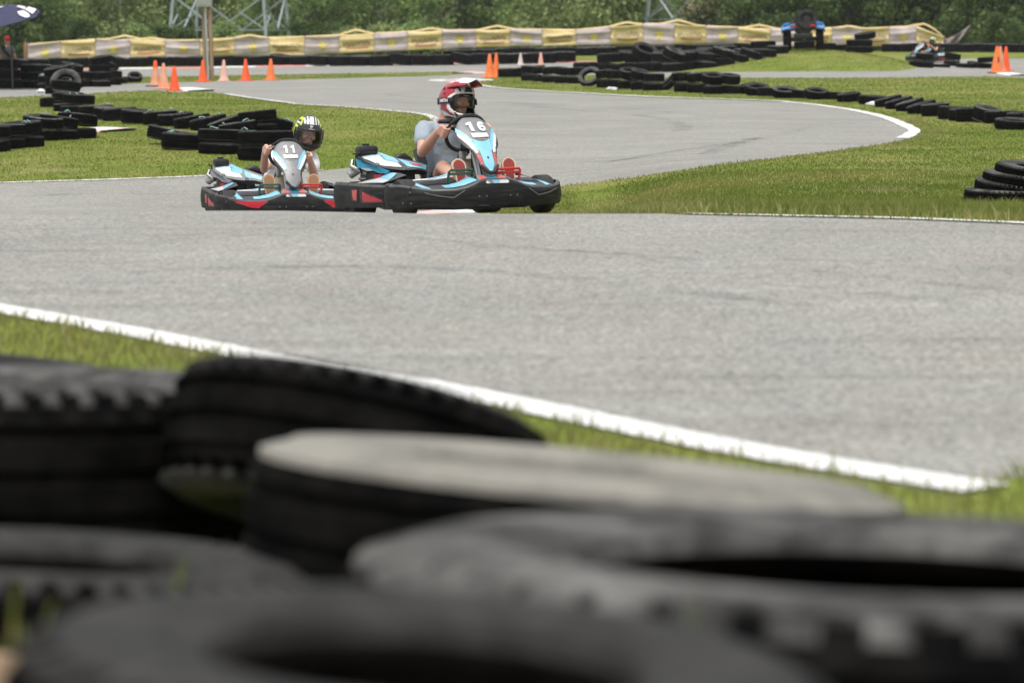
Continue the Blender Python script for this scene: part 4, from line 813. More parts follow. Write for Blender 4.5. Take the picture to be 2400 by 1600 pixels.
FBP = cr([(-x, y) for x, y in FB[:0:-1]] + FB, 6); _cum = np.concatenate([[0], np.cumsum(np.hypot(*np.diff(FBP, axis=0).T))]); FBL = _cum[-1]
def fb_top(x): return float(np.interp(abs(x), [0, .125, .16, .25, .34, .50, .62, .70], [.287, .287, .272, .234, .216, .216, .240, .262]))
def fb_at(s, z, off=0.0):
    """s: arc length from the middle of the front bumper"""
    q = np.clip(s + FBL / 2, 0, FBL); x, y = np.interp(q, _cum, FBP[:, 0]), np.interp(q, _cum, FBP[:, 1]); e = .02
    x0, y0 = np.interp(q - e, _cum, FBP[:, 0]), np.interp(q - e, _cum, FBP[:, 1]); x1, y1 = np.interp(q + e, _cum, FBP[:, 0]), np.interp(q + e, _cum, FBP[:, 1])
    t = Vector((x1 - x0, y1 - y0, 0)).normalized(); nn = Vector((t.y, -t.x, 0)); bul = .018 * math.sin(PI * min(max((z - .07) / .2, 0), 1))
    return Vector((x, y, z)) + nn * (off + bul)
SBP = cr([(.56, -.395), (.60, -.345), (.645, -.305), (.672, -.22), (.690, .0), (.690, .30), (.695, .62), (.675, .80), (.60, .90), (.42, .955), (.2, .97), (0, .972)], 6)
_c2 = np.concatenate([[0], np.cumsum(np.hypot(*np.diff(SBP, axis=0).T))])
def sb_top(q): return float(np.interp(q, [0, .08, .16, .5, .9, 1.15, 1.3, 1.9], [.275, .275, .262, .272, .288, .296, .285, .285]))
def sb_at(q, z, off=0.0, sx=-1):
    q = min(max(q, 0), _c2[-1]); e = .02; f = lambda a: (np.interp(a, _c2, SBP[:, 0]), np.interp(a, _c2, SBP[:, 1])); x, y = f(q); x0, y0 = f(max(q - e, 0)); x1, y1 = f(min(q + e, _c2[-1]))
    t = Vector((x1 - x0, y1 - y0, 0)).normalized(); nn = Vector((t.y, -t.x, 0)); bul = .012 * math.sin(PI * min(max((z - .085) / .2, 0), 1))
    p = Vector((x, y, z)) + nn * (off + bul); return Vector((p.x * sx * 1.0, p.y, p.z))
NHW = [(0, .014), (.03, .036), (.08, .058), (.15, .075), (.3, .088), (.4, .108), (.48, .145), (.55, .168), (.62, .173), (.72, .168), (.8, .153), (.88, .126), (.94, .093), (.98, .054), (1, .006)]
def nose(u, v, off=0.0):
    hw = np.interp(v, [a for a, _ in NHW], [b for _, b in NHW]); k = min(abs(u) / .175, 1.0)
    y = -.885 + .40 * v - .055 * math.sin(PI * v) + .075 * k ** 2.2 + .02 * max(0, v - .8); z = .325 + .462 * v
    return Vector((u, y - off * .75, z + off * .65))
def wing(a, b, sx, off=0.0):
    x = .13 + .45 * a; yf = float(np.interp(x, [p[0] for p in FB[:8]], [p[1] for p in FB[:8]])) + .035; yr = -.50 + .10 * a; y = yf + (yr - yf) * b
    z = fb_top(x) - .012 + (.092 - .012 * a) * b ** .8 - .03 * max(0, a - .86) / .14 * b + .012 * math.sin(PI * min(a, 1)); z = min(z, .335)
    return Vector((sx * x, y - off * .3, z + off))
def make_kart(name, label, number, style, M_):
    k = tag(empty(name, M_.to_translation()), label, 'go-kart', 'go-karts on the track'); k.rotation_euler = M_.to_euler()
    blue = style == 'blue'
    # front bumper band
    ss = np.linspace(-FBL / 2, FBL / 2, 90); rows = []
    for s in ss:
        p = fb_at(s, .1); zt = fb_top(p.x) + (.0 if p.y < -.5 else .012); zb = .075 - .012 * math.exp(-((abs(p.x) - .3) / .12) ** 2) + .02 * math.exp(-((abs(p.x) - .13) / .06) ** 2)
        out = [fb_at(s, zb + (zt - zb) * t, .012 * math.sin(PI * t) * 0) for t in (0, .08, .25, .5, .75, .93, 1.0)]; inn = [fb_at(s, zt, -.03), fb_at(s, zb + .02, -.035)]
        rows.append(out[:6] + [fb_at(s, zt + .003, -.008), fb_at(s, zt, -.026)] + inn[1:])
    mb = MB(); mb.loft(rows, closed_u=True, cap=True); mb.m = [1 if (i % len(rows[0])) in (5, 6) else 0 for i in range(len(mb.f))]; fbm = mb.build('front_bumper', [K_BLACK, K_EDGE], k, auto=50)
    f = lambda a, b: fb_at(a, b, .004)
    decal('handle_slot', [(-.10, .262), (-.085, .278), (.085, .278), (.10, .262), (.09, .252), (-.09, .252)], f, K_WHITE, fbm); f2 = lambda a, b: fb_at(a, b, .006)
    decal('handle_slot_inner', [(-.045, .2775), (.02, .2775), (.015, .2525), (-.03, .2525)], f2, K_BLUE, fbm); decal('handle_slot_grey', [(-.085, .2775), (-.046, .2775), (-.031, .2525), (-.06, .2525)], f2, K_GREY, fbm)  # blue and grey pieces of the slot print
    for sx in (-1, 1):
        if not blue:
            decal('red_flash', [(sx * .27, .216), (sx * .44, .207), (sx * .62, .214), (sx * .44, .150), (sx * .36, .140)], f, K_RED, fbm, .03)
        mb = MB(); mb.tube([fb_at(sx * q, z, .002) for q, z in ((.27, .205), (.36, .150), (.48, .168), (.58, .196))], .004, 5); mb.build('moulded_rib', K_LINE, fbm)
        mb = MB(); mb.tube([fb_at(sx * q, z, .001) for q, z in ((.70, .245), (.73, .16), (.76, .085))], .004, 5); mb.build('seam', K_DARK, fbm)
        for q, z in ((.10, .155), (.16, .155), (.70, .20), (.78, .12), (.70, .115)): mb = MB(); mb.ball(fb_at(sx * q, z, .002), .007, seg=8, rings=5); mb.build('rivet', K_LINE, fbm)
    # rear and side bumper
    qs = np.linspace(0, _c2[-1], 60); mb = MB()
    for sx in (-1, 1):
        rows = []
        for q in qs:
            zt, zb = sb_top(q), .085; rows.append([sb_at(q, zb + (zt - zb) * t, 0, sx) for t in (0, .1, .3, .5, .7, .9)] + [sb_at(q, zt + .003, -.008, sx), sb_at(q, zt, -.024, sx), sb_at(q, zb + .02, -.028, sx)])
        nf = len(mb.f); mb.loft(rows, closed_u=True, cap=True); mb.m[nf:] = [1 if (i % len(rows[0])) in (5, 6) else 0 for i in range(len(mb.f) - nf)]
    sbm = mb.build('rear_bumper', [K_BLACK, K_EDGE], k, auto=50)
    for sx in (-1, 1):
        g = lambda a, b: sb_at(a, b, .003, sx); g2 = lambda a, b: sb_at(a, b, .005, sx)
        decal('window_surround', [(.16, .122), (.15, .150), (.58, .238), (.60, .230), (.575, .118)], g, K_DARK, sbm, .03); decal('red_window', [(.18, .132), (.18, .145), (.54, .215), (.53, .132)], g2, K_RED, sbm, .03)  # black surround laid under the red window
        decal('window_surround', [(.645, .237), (.82, .241), (.78, .139), (.66, .134)], g, K_DARK, sbm, .03); decal('red_window', [(.655, .228), (.77, .230), (.745, .148), (.67, .144)], g2, K_PINK, sbm, .03)
    # deck wings
    for sx in (-1, 1):
        mb = MB(); mb.loft([[wing(a, b, sx) for b in np.linspace(0, 1, 9)] + [wing(a, 1, sx) - Vector((0, -.02, .10))] for a in np.linspace(0, 1, 18)]); wg = mb.build('front_fairing', K_DGREY if sx < 0 else K_DGREY, k, auto=50)
        h = lambda a, b: wing(a, b, sx, .004)
        h2 = lambda a, b: wing(a, b, sx, .006)
        decal('white_sticker', [(.0, .66), (.0, .98), (.80, .99), (.82, .90), (.4, .80)], h, K_WHITE, wg, .06); decal('blue_sticker', [(.05, .86), (.05, .99), (.55, .99), (.50, .90)], h2, K_BLUE, wg, .06)
        decal('blue_sticker', [(.03, .04), (.06, .40), (.30, .30), (.58, .24), (.58, .06)], h, K_BLUE, wg, .06); decal('blue_sticker', [(.80, .06), (.86, .70), (.95, .66), (.92, .06)], h, K_BLUE, wg, .06); decal('dark_recess', [(.16, .40), (.20, .66), (.80, .62), (.78, .36)], h2, K_DARK, wg, .06)
    mb = MB(); mb.loft([[Vector((x * s_, y, z)) for x in (-1, -.6, -.25, .25, .6, 1)] for s_, y, z in ((.155, -.955, .250), (.145, -.93, .265), (.12, -.86, .306), (.10, -.80, .322), (.09, -.72, .27))]); nb = mb.build('nose_foot', K_GREY, k)
    def foot(u, v, off=.004): s_ = float(np.interp(v, [0, .15, .7, 1], [.155, .145, .12, .10])); return Vector((u * s_, float(np.interp(v, [0, .15, .7, 1], [-.955, -.93, -.86, -.80])) - off, float(np.interp(v, [0, .15, .7, 1], [.250, .265, .306, .322])) + off))
    decal('blue_sticker', [(-.22, .05), (-.38, .97), (.30, .97), (.22, .05)], foot, K_TEAL, nb, .15); decal('rose_sticker', [(-.95, .1), (-.75, .75), (-.45, .75), (-.30, .1)], foot, K_PINK, nb, .15); decal('rose_sticker', [(.95, .1), (.75, .8), (.45, .8), (.35, .1)], foot, K_PINK, nb, .15)
    # nose shield with the number
    rows = []
    for v in np.linspace(0, 1, 26):
        hw = float(np.interp(v, [a for a, _ in NHW], [b * .96 for _, b in NHW])); rows.append([nose(hw * t, v) for t in np.linspace(-1, 1, 15)])
    mb = MB(); mb.loft(rows); ns = mb.build('nose_shield', K_GREY, k, auto=60); ns.modifiers.new('shell', 'SOLIDIFY').thickness = .012; ns.modifiers['shell'].offset = -1 
    n1 = lambda a, b: nose(a, b, .006); n2 = lambda a, b: nose(a, b, .009)
    for s in (-1, 1):
        decal('black_flank', [(s * .164, .62), (s * .158, .545), (s * .142, .475), (s * .105, .395), (s * .087, .30), (s * .082, .24), (s * .076, .30), (s * .098, .43), (s * .14, .56)], n1, K_DARK, ns)
        decal('blue_stripe', [(s * .156, .785), (s * .128, .735), (s * .08, .59), (s * .047, .40), (s * .06, .39), (s * .095, .525), (s * .14, .66), (s * .166, .715)], n1, K_BLUE, ns); decal('white_stripe', [(s * .162, .70), (s * .134, .655), (s * .095, .522), (s * .062, .385), (s * .080, .375), (s * .116, .475), (s * .152, .60), (s * .164, .65)], n1, K_WHITE, ns)
        if blue:
            decal('white_stripe', [(s * .118, .475), (s * .095, .50), (s * .060, .36), (s * .086, .35)], n1, K_WHITE, ns); decal('rose_sticker', [(s * .086, .345), (s * .057, .345), (s * .048, .12), (s * .072, .17)], n1, K_PINK, ns)
        mb = MB(); mb.tube([nose(s * u_, v_, .003) for u_, v_ in ((.072, .14), (.03, .035), (0, .012))], .014, 6); mb.build('black_tip', K_DARK, ns)
    if blue: decal('blue_sticker', [(-.076, .60), (-.05, .37), (-.043, .155), (-.012, .045), (.012, .045), (.043, .155), (.048, .37), (.074, .60), (.04, .56), (0, .545), (-.04, .56)], n1, K_BLUE, ns)
    mb = MB(); mb.ball(nose(0, .30 if not blue else .27, .006), .009, seg=10, rings=6); mb.build('screw', K_DGREY if blue else K_ALU, ns)
    if number:
        wd, gp = (.074, .090) if '6' in number else (.056, .070); x0 = .004 - (gp + wd) / 2      # b runs along the shield: 1 = 0.6 m
        for i, ch in enumerate(number):
            f = lambda a, b, i=i: n2(x0 + gp * i + a * wd, .722 + .160 * b)
            if ch == '1': decal('number', [(.32, 0), (.72, 0), (.72, 1), (.44, 1), (.06, .82), (.06, .60), (.32, .70)], f, K_WHITE, ns, .12)
            else:
                P6 = cr([(.86, .74), (.70, .88), (.45, .87), (.24, .70), (.17, .42), (.24, .20), (.48, .12), (.74, .19), (.83, .36), (.72, .51), (.48, .54), (.26, .42)], 4); L6 = []
                for q in range(len(P6)):
                    t = P6[min(q + 1, len(P6) - 1)] - P6[max(q - 1, 0)]; t = t / (np.hypot(*t) + 1e-9); nn = np.array([-t[1], t[0]]) * .135; L6.append([f(*(P6[q] + nn)), f(*(P6[q])), f(*(P6[q] - nn))])
                mb = MB(); mb.loft(L6); mb.build('number', K_WHITE, ns, auto=180)
        decal('white_label', [(-.068, .69), (.074, .69), (.076, .620), (-.064, .610)], n2, K_WHITE, ns)
        mb = MB(); mb.tube([nose(.012 * i - .036, .588 + .012 * math.sin(i * 2.1), .008) for i in range(7)], .003, 4); mb.build('script_sticker', K_GOLD, ns)
    # steering
    wc = Vector((0, -.395, .655)); wu = Vector((0, -.55, .835)).normalized(); wn = Vector((1, 0, 0)).cross(wu)
    mb = MB(); mb.tube([wc + (Vector((1, 0, 0)) * math.cos(a) + wu * math.sin(a)) * .164 for a in np.linspace(0, 2 * PI, 40, endpoint=False)], .0165, 10, closed=True); sw = mb.build('steering_wheel', K_GUM, k)
    mb = MB()
    for a in (R(-90), R(20), R(160)): mb.tube([wc + wn * -.02, wc + (Vector((1, 0, 0)) * math.cos(a) + wu * math.sin(a)) * .165], [.022, .012], 6)
    mb.ball(wc + wn * -.015, .045, seg=12, rings=7); mb.build('hub', K_DARK, sw); mb = MB(); mb.tube([wc, (0, -.62, .42), (0, -.80, .16)], .014, 8); mb.build('steering_column', K_DGREY, k)
    mb = MB(); mb.box((0, -.53, .60), (.17, .08, .17), 0, bev=.03); mb.box((0, -.60, .46), (.09, .06, .20), 0, bev=.02); mb.tube([(-.02, -.50, .50), (-.10, -.52, .52), (-.13, -.52, .44), (-.12, -.56, .36)], .012, 6); mb.tube([(.02, -.5, .50), (.08, -.52, .45), (.07, -.6, .34)], .010, 6); mb.build('shield_bracket', K_DARK, k)
    mb = MB(); mb.tube([(-.065, -.67, .50), (-.045, -.73, .24)], .012, 8); mb.tube([(-.045, -.68, .49), (-.025, -.74, .24)], .011, 8); mb.build('strut', K_STEEL, k)
    mb = MB(); mb.box((-.10, -.55, .47), (.05, .05, .08), 0, bev=.01); mb.ball((-.07, -.56, .49), .02, seg=8, rings=6); mb.build('brake_cylinder', K_ALU, k)
    mb = MB(); mb.box((0, -.52, .30), (.29, .18, .29), 0, rot=(R(-14), 0, 0), bev=.055); tk = mb.build('fuel_tank', K_TANK, k)
    for sx, m in ((-1, K_GREEN), (1, K_PRED)):
        cx = sx * .205 - .02; o_ = sx * .098; mb = MB()
        for dz, dy in ((.362, 0), (.333, .012)):
            mb.tube([(cx - o_, -.805 + dy, dz), (cx + o_ * .9, -.805 + dy, dz), (cx + o_, -.795 + dy, dz - .012), (cx + o_ * 1.02, -.78 + dy, dz - .05), (cx + o_ * .95, -.76 + dy, .22)], .0105, 8)
        mb.tube([(cx - o_, -.80, .362), (cx - o_ * 1.03, -.78, .33), (cx - o_, -.76, .20)], .0095, 8); mb.build('pedal', m, k)
    # floor, rails, axle
    mb = MB(); mb.box((0, -.15, .065), (.62, 1.35, .02), 0)
    for sx in (-1, 1): mb.tube([(sx * .30, -.85, .075), (sx * .36, -.3, .075), (sx * .36, .5, .075), (sx * .30, .85, .10)], .018, 8); mb.tube([(sx * .36, -.25, .08), (sx * .62, -.22, .13), (sx * .62, .3, .13), (sx * .36, .34, .08)], .014, 6)
    mb.tube([(-.6, .52, .14), (.6, .52, .14)], .02, 8); mb.tube([(-.52, -.52, .135), (.52, -.52, .135)], .018, 8); mb.build('chassis', K_DARK, k)
    for sx, y, r, w_ in ((-1, -.52, .152, .135), (1, -.52, .152, .135), (-1, .52, .148, .21), (1, .52, .148, .21)):
        Mw = Matrix.Translation((sx * (.592 if y < 0 else .565), y, r)) @ Matrix.Rotation(PI / 2, 4, 'Y'); mb = MB()
        mb.lathe([(r * .5, w_ * .44), (r * .8, w_ * .5), (r * .95, w_ * .46), (r, w_ * .36), (r * 1.005, 0), (r, -w_ * .36), (r * .95, -w_ * .46), (r * .8, -w_ * .5), (r * .5, -w_ * .44)], 30, 0, Mw, closed=True); wh = mb.build('wheel', K_GUM, k)
        mb = MB(); mb.lathe([(0, w_ * .2), (r * .35, w_ * .22), (r * .52, w_ * .4), (r * .52, -w_ * .4), (r * .35, -w_ * .22), (0, -w_ * .2)], 20, 0, Mw); mb.build('rim', K_ALU, wh)
    # seat
    sc = .075; rows = []
    for (y, z, hw, sd_) in ((-.02, .20, .17, .02), (.08, .14, .19, .07), (.22, .125, .20, .13), (.34, .19, .205, .15), (.42, .34, .205, .13), (.50, .53, .175, .04), (.505, .555, .12, .01)):
        rows.append([Vector((sc + t * hw, y - sd_ * .55 * abs(t) ** 3 * (1 if z > .18 else .3), z + sd_ * abs(t) ** 3 * (.75 if z < .4 else .1))) for t in np.linspace(-1, 1, 13)])
    mb = MB(); mb.loft(rows); st = mb.build('seat', K_DARK, k); st.modifiers.new('shell', 'SOLIDIFY').thickness = .014
    # engine side
    top = [(-.60, .50, .512), (-.50, .46, .535), (-.42, .42, .528), (-.33, .36, .485), (-.26, .26, .465), (-.17, .10, .430)]
    mid = [(-.625, .36, .485), (-.575, .27, .475), (-.50, .20, .452), (-.38, .13, .435), (-.28, .07, .42), (-.16, .03, .405)]
    low = [(-.625, .30, .475), (-.575, .20, .43), (-.50, .11, .398), (-.37, .05, .378), (-.26, .01, .378), (-.17, .00, .355)]
    und = [(-.60, .33, .42), (-.54, .24, .39), (-.46, .16, .36), (-.35, .12, .34), (-.26, .08, .34), (-.18, .06, .33)]
    bck = [(-.58, .56, .42), (-.48, .55, .43), (-.40, .52, .43), (-.30, .46, .40), (-.22, .34, .38), (-.14, .16, .36)]
    C = [cr(q, 4) for q in (bck, top, mid, low, und)]; mb = MB(); mb.loft([[Vector(p) for p in q] for q in C], closed_u=False); ec = mb.build('engine_cover', K_GREY if not blue else K_DGREY, k, auto=28)
    def cov(a, b, off=.005):      # a along, b 0 top edge .. 1 front edge .. 2 skirt
        i = min(max(b, 0), 2.99) + 1; j = int(i); t = i - j; g = lambda q: Vector((np.interp(a, np.linspace(0, 1, len(q)), q[:, 0]), np.interp(a, np.linspace(0, 1, len(q)), q[:, 1]), np.interp(a, np.linspace(0, 1, len(q)), q[:, 2])))
        p = g(C[j]) * (1 - t) + g(C[min(j + 1, 4)]) * t; return p + Vector((-.2, -.8, .55)) * off
    decal('cream_sticker', [(.06, .12), (.12, 1.15), (.36, 1.72), (.62, 1.62), (.60, .9), (.34, .10)], cov, K_CREAM, ec, .08); c2 = lambda a, b: cov(a, b, .008)
    decal('teal_sticker', [(.06, .10), (.08, .55), (.22, .45), (.26, .06)], c2, K_TEAL if blue else K_BLUE, ec, .08); decal('blue_sticker', [(.36, .05), (.46, .8), (.64, .95), (.62, .1)], c2, K_BLUE, ec, .08)
    decal('blue_sticker', [(.66, .15), (.70, 1.55), (.95, 1.75), (.99, .8)], cov, K_BLUE, ec, .08); decal('orange_smudge', [(.78, .7), (.80, 1.2), (.90, 1.3), (.90, .8)], c2, K_PINK if blue else K_CREAM, ec, .08)
    for a in (.30, .68):
        mb = MB(); mb.tube([cov(a, 1.86, .0), cov(a, 1.86, .012)], .020, 12); mb.build('screw_well', K_DARK, ec); mb = MB(); mb.ball(cov(a, 1.86, .013), .008, seg=8, rings=5); mb.build('screw_head', K_ALU, ec)
    mb = MB(); P = [(-.635, .40, .485), (-.60, .22, .450), (-.535, .10, .400), (-.475, .06, .372), (-.50, .07, .352), (-.555, .11, .360), (-.60, .20, .398), (-.645, .34, .408)]
    mb.prism(P, (-.004, -.004, 0), (.012, .02, 0)); mb.build('cover_side', K_TEAL if blue else K_GREY, k)
    mb = MB(); mb.box((-.53, .42, .548), (.155, .16, .072), 0, bev=.026); mb.lathe([(0, .0), (.03, 0), (.03, .016), (0, .02)], 16, 0, Matrix.Translation((-.535, .42, .583))); mb.build('fuel_filler', K_DARK, k)
    mb = MB(); mb.box((-.42, .33, .25), (.30, .36, .26), 0, bev=.03); mb.box((-.28, .18, .26), (.10, .14, .20), 0, bev=.02); mb.box((-.50, .14, .22), (.16, .14, .12), 0, bev=.02); eb = mb.build('engine', K_ENG, k)
    mb = MB()
    for i in range(7): mb.box((-.56 + .018 * i, .12 + .012 * i, .325), (.007, .09, .045), 0, rot=(0, R(10), R(20)))
    mb.build('cooling_fins', K_FIN, eb)
    mb = MB(); mb.tube([(-.64, .46, .47), (-.66, .44, .42), (-.62, .40, .39), (-.56, .36, .36)], [.016, .02, .02, .018], 10); mb.lathe([(.022, .055), (.034, .05), (.036, -.045), (.027, -.055), (.016, -.055)], 16, 0, Matrix.Translation((-.625, .46, .375)) @ Euler((R(8), R(60), R(-20))).to_matrix().to_4x4()); mb.build('exhaust', K_ALU, k)
    mb = MB(); mb.tube([(-.66, .40, .52), (-.63, .39, .52), (-.625, .38, .44), (-.60, .36, .36)], .009, 6); mb.build('cover_bracket', K_DARK, k)
    mb = MB(); rows = [[Vector((-.30 + .22 * t, .50 + .02 * math.sin(t * PI), .42 + h * (1 if 0 < t < 1 else .4) * math.sin(PI * (.12 + .8 * t)))) for t in np.linspace(0, 1, 10)] for h in (.0, .05, .095)]; mb.loft(rows); o = mb.build('seat_guard', K_DARK, k); o.modifiers.new('shell', 'SOLIDIFY').thickness = .05
    # side pods
    for sx in (-1, 1):
        def pod(a, b, off=0.0): return Vector((sx * (.655 - .20 * b), .62 - .86 * a, 0.272 + .085 * b * math.sin(PI * min(.25 + .75 * (1 - a), 1)) + .004 + off))
        mb = MB(); mb.loft([[pod(a, b) for b in np.linspace(0, 1, 5)] + [pod(a, 1) - Vector((0, 0, .12))] for a in np.linspace(0, 1, 12)]); pd = mb.build('side_pod', K_DGREY, k)
        decal('cream_sticker', [(.30, .05), (.34, .97), (.80, .9), (.97, .3), (.97, .05)], lambda a, b: pod(a, b, .004), K_CREAM, pd, .1); decal('blue_sticker', [(.45, .5), (.42, .97), (.82, .9), (.97, .30), (.8, .4)], lambda a, b: pod(a, b, .006), K_BLUE, pd, .1); decal('blue_sticker', [(.02, .1), (.05, .9), (.20, .9), (.20, .1)], lambda a, b: pod(a, b, .004), K_BLUE, pd, .1)
        mb = MB(); mb.ball(pod(.25, .45, .02), (.05, .06, .018), seg=12, rings=7); mb.build('pod_cap', K_ALU if sx < 0 else K_DARK, pd)
        if sx > 0: decal('dark_mark', [(.55, .3), (.58, .8), (.64, .8), (.62, .3)], lambda a, b: pod(a, b, .009), K_DARK, pd, .1); decal('dark_mark', [(.70, .3), (.72, .7), (.78, .7), (.77, .3)], lambda a, b: pod(a, b, .009), K_DARK, pd, .1)
    return k

# ------------------------------------------------------------------ drivers
def capsule(mb, p0, r0, p1, r1, seg=14, flat=None):
    p0, p1 = Vector(p0), Vector(p1); d = p1 - p0; L_ = d.length; t = d.normalized() if L_ > 1e-6 else Vector((0, 0, 1)); q = t.to_track_quat('Z', 'Y').to_matrix().to_4x4()
    prof = [(r0 * math.cos(a) if a > -PI / 2 + .01 else 0.0, r0 * math.sin(a)) for a in np.linspace(-PI / 2, 0, 5)] + [(r1 * math.cos(a) if a < PI / 2 - .01 else 0.0, L_ + r1 * math.sin(a)) for a in np.linspace(0, PI / 2, 5)]
    mb.lathe(prof, seg, 0, Matrix.Translation(p0) @ q)
def organic(name, caps, balls, voxel, m, parent, iters=4):
    mb = MB()
    for c in caps: capsule(mb, *c)
    for b in balls: mb.ball(*b[:2], seg=16, rings=12)
    o = mb.build(name, m, parent, auto=180); r = o.modifiers.new('skin', 'REMESH'); r.mode = 'VOXEL'; r.voxel_size = voxel; r.use_smooth_shade = True
    s = o.modifiers.new('soften', 'SMOOTH'); s.factor = .5; s.iterations = iters; return o
SKIN = mat('fair_skin', (.66, .41, .32), .5, (.68, .38, .29), 9, (.4, .7), spec=.35); SKIN2 = mat('warm_skin', (.60, .34, .245), .5, (.62, .33, .23), 9, (.4, .7), spec=.35); EYE_W = mat('eye_white', (.6, .58, .55), .3); EYE_D = mat('dark_eye', (.02, .014, .01), .25); BROW = mat('dark_brown_hair', (.025, .015, .010), .8)
V_ = Vector
def hand_caps(G, wrist, rad, tan, back, s=1.0):
    """five fingers closed round the rim at G; rad points away from the hub, back towards the driver"""
    c = []; kn = [G + tan * o + rad * .030 * s + back * .012 for o in (.036 * s, .013 * s, -.010 * s, -.032 * s)]; ln = (1.0, 1.08, 1.0, .82)
    for i, q in enumerate(kn):
        w_ = wrist + (q - wrist) * .35 + tan * (.012 - .008 * i) * s; c.append((w_, .021 * s, q, .0125 * s)); L = ln[i] * s
        m1 = q + rad * .004 - back * .030 * L; m2 = m1 - rad * .026 * L - back * .008; m3 = m2 - rad * .018 * L + back * .014 * L
        c += [(q, .0118 * s, m1, .0102 * s), (m1, .0102 * s, m2, .0095 * s), (m2, .0095 * s, m3, .0082 * s)]
    th0 = wrist + (G - wrist) * .55 + tan * .022 * s; th1 = G + tan * .048 * s - rad * .004 + back * .008; th2 = G + tan * .060 * s - rad * .022 * s - back * .016
    return c + [(th0, .018 * s, th1, .0125 * s), (th1, .012 * s, th2, .0095 * s)]
def rim_pt(ang): a = R(ang); wc = V_((0, -.395, .655)); wu = V_((0, -.55, .835)).normalized(); r = V_((1, 0, 0)) * math.cos(a) + wu * math.sin(a); t = -V_((1, 0, 0)) * math.sin(a) + wu * math.cos(a); return wc + r * .164, r, t, V_((1, 0, 0)).cross(wu) * -1
def shoe(parent, P, m_up, m_sole, m_rim, toe_x):
    """sole turned to the front, toes up; P is the heel"""
    up = V_((toe_x, .065, .235)); fw = V_((0, -1, .25)).normalized(); sd_ = V_((1, 0, 0)); n = 22
    def ring(t): # 0 heel .. 1 toe half widths
        return 1.2 * float(np.interp(t, [0, .06, .18, .4, .6, .78, .9, .97, 1], [.006, .024, .033, .034, .042, .047, .038, .020, .004]))
    mbU = MB(); rows = []
    for t in np.linspace(0, 1, n):
        hw = ring(t); hh = float(np.interp(t, [0, .1, .35, .6, .85, 1], [.05, .085, .10, .07, .045, .008])); b = V_(P) + up * t
        rows.append([b + sd_ * hw * math.cos(a) * 1.0 - fw * (hh * max(0, math.sin(a)) ** .8 + .0) for a in np.linspace(0, PI, 9)])
    mbU.loft(rows); mbU.loft([[r[0], r[-1]] for r in rows]); up_o = mbU.build('shoe', m_up, parent)
    mb = MB(); out = [V_(P) + up * t + sd_ * (ring(t) + .004) for t in np.linspace(0, 1, n)] + [V_(P) + up * t - sd_ * (ring(t) + .004) for t in np.linspace(1, 0, n)]
    mb.prism(out, fw * -.004, fw * .014); mb.build('sole_edge', m_rim, up_o)
    mb = MB(); out = [V_(P) + up * (t * .95 + .02) + sd_ * max(ring(t) - .007, .002) for t in np.linspace(0.02, .98, n)] + [V_(P) + up * (t * .95 + .02) - sd_ * max(ring(t) - .007, .002) for t in np.linspace(.98, .02, n)]
    mb.prism(out, fw * .012, fw * .0165); mb.build('sole', m_sole, up_o)
def sole_mat(n, a, b):
    m = mat(n, a, .6); nt = m.node_tree; L = nt.links.new; tc = N(nt, 'ShaderNodeTexCoord'); 
    def wave(rz):
        mp = N(nt, 'ShaderNodeMapping'); mp.inputs['Rotation'].default_value = (0, R(rz), 0); L(tc.outputs['Object'], mp.inputs[0]); w_ = N(nt, 'ShaderNodeTexWave'); w_.inputs['Scale'].default_value = 26; L(mp.outputs[0], w_.inputs['Vector']); return w_.outputs['Fac']
    mx = N(nt, 'ShaderNodeMath', operation='MAXIMUM'); L(wave(42), mx.inputs[0]); L(wave(-42), mx.inputs[1]); mr = N(nt, 'ShaderNodeMapRange'); mr.inputs['From Min'].default_value = .82; mr.inputs['From Max'].default_value = .98; L(mx.outputs[0], mr.inputs['Value'])
    mi = N(nt, 'ShaderNodeMix', data_type='RGBA'); mi.inputs['A'].default_value = (*a, 1); mi.inputs['B'].default_value = (*b, 1); L(mr.outputs[0], mi.inputs['Factor']); L(mi.outputs['Result'], nt.nodes['Principled BSDF'].inputs['Base Color']); return m
SOLE_R = sole_mat('red_crosshatched_sole', (.25, .018, .014), (.36, .07, .05)); SOLE_B = sole_mat('tan_crosshatched_sole', (.26, .125, .055), (.34, .19, .10)); RIM_C = mat('cream_sole_edge', (.62, .50, .36), .6); RIM_T = mat('tan_sole_edge', (.50, .34, .20), .6); UP_C = mat('beige_canvas_shoe', (.52, .42, .30), .8); UP_T = mat('brown_canvas_shoe', (.30, .18, .10), .8)

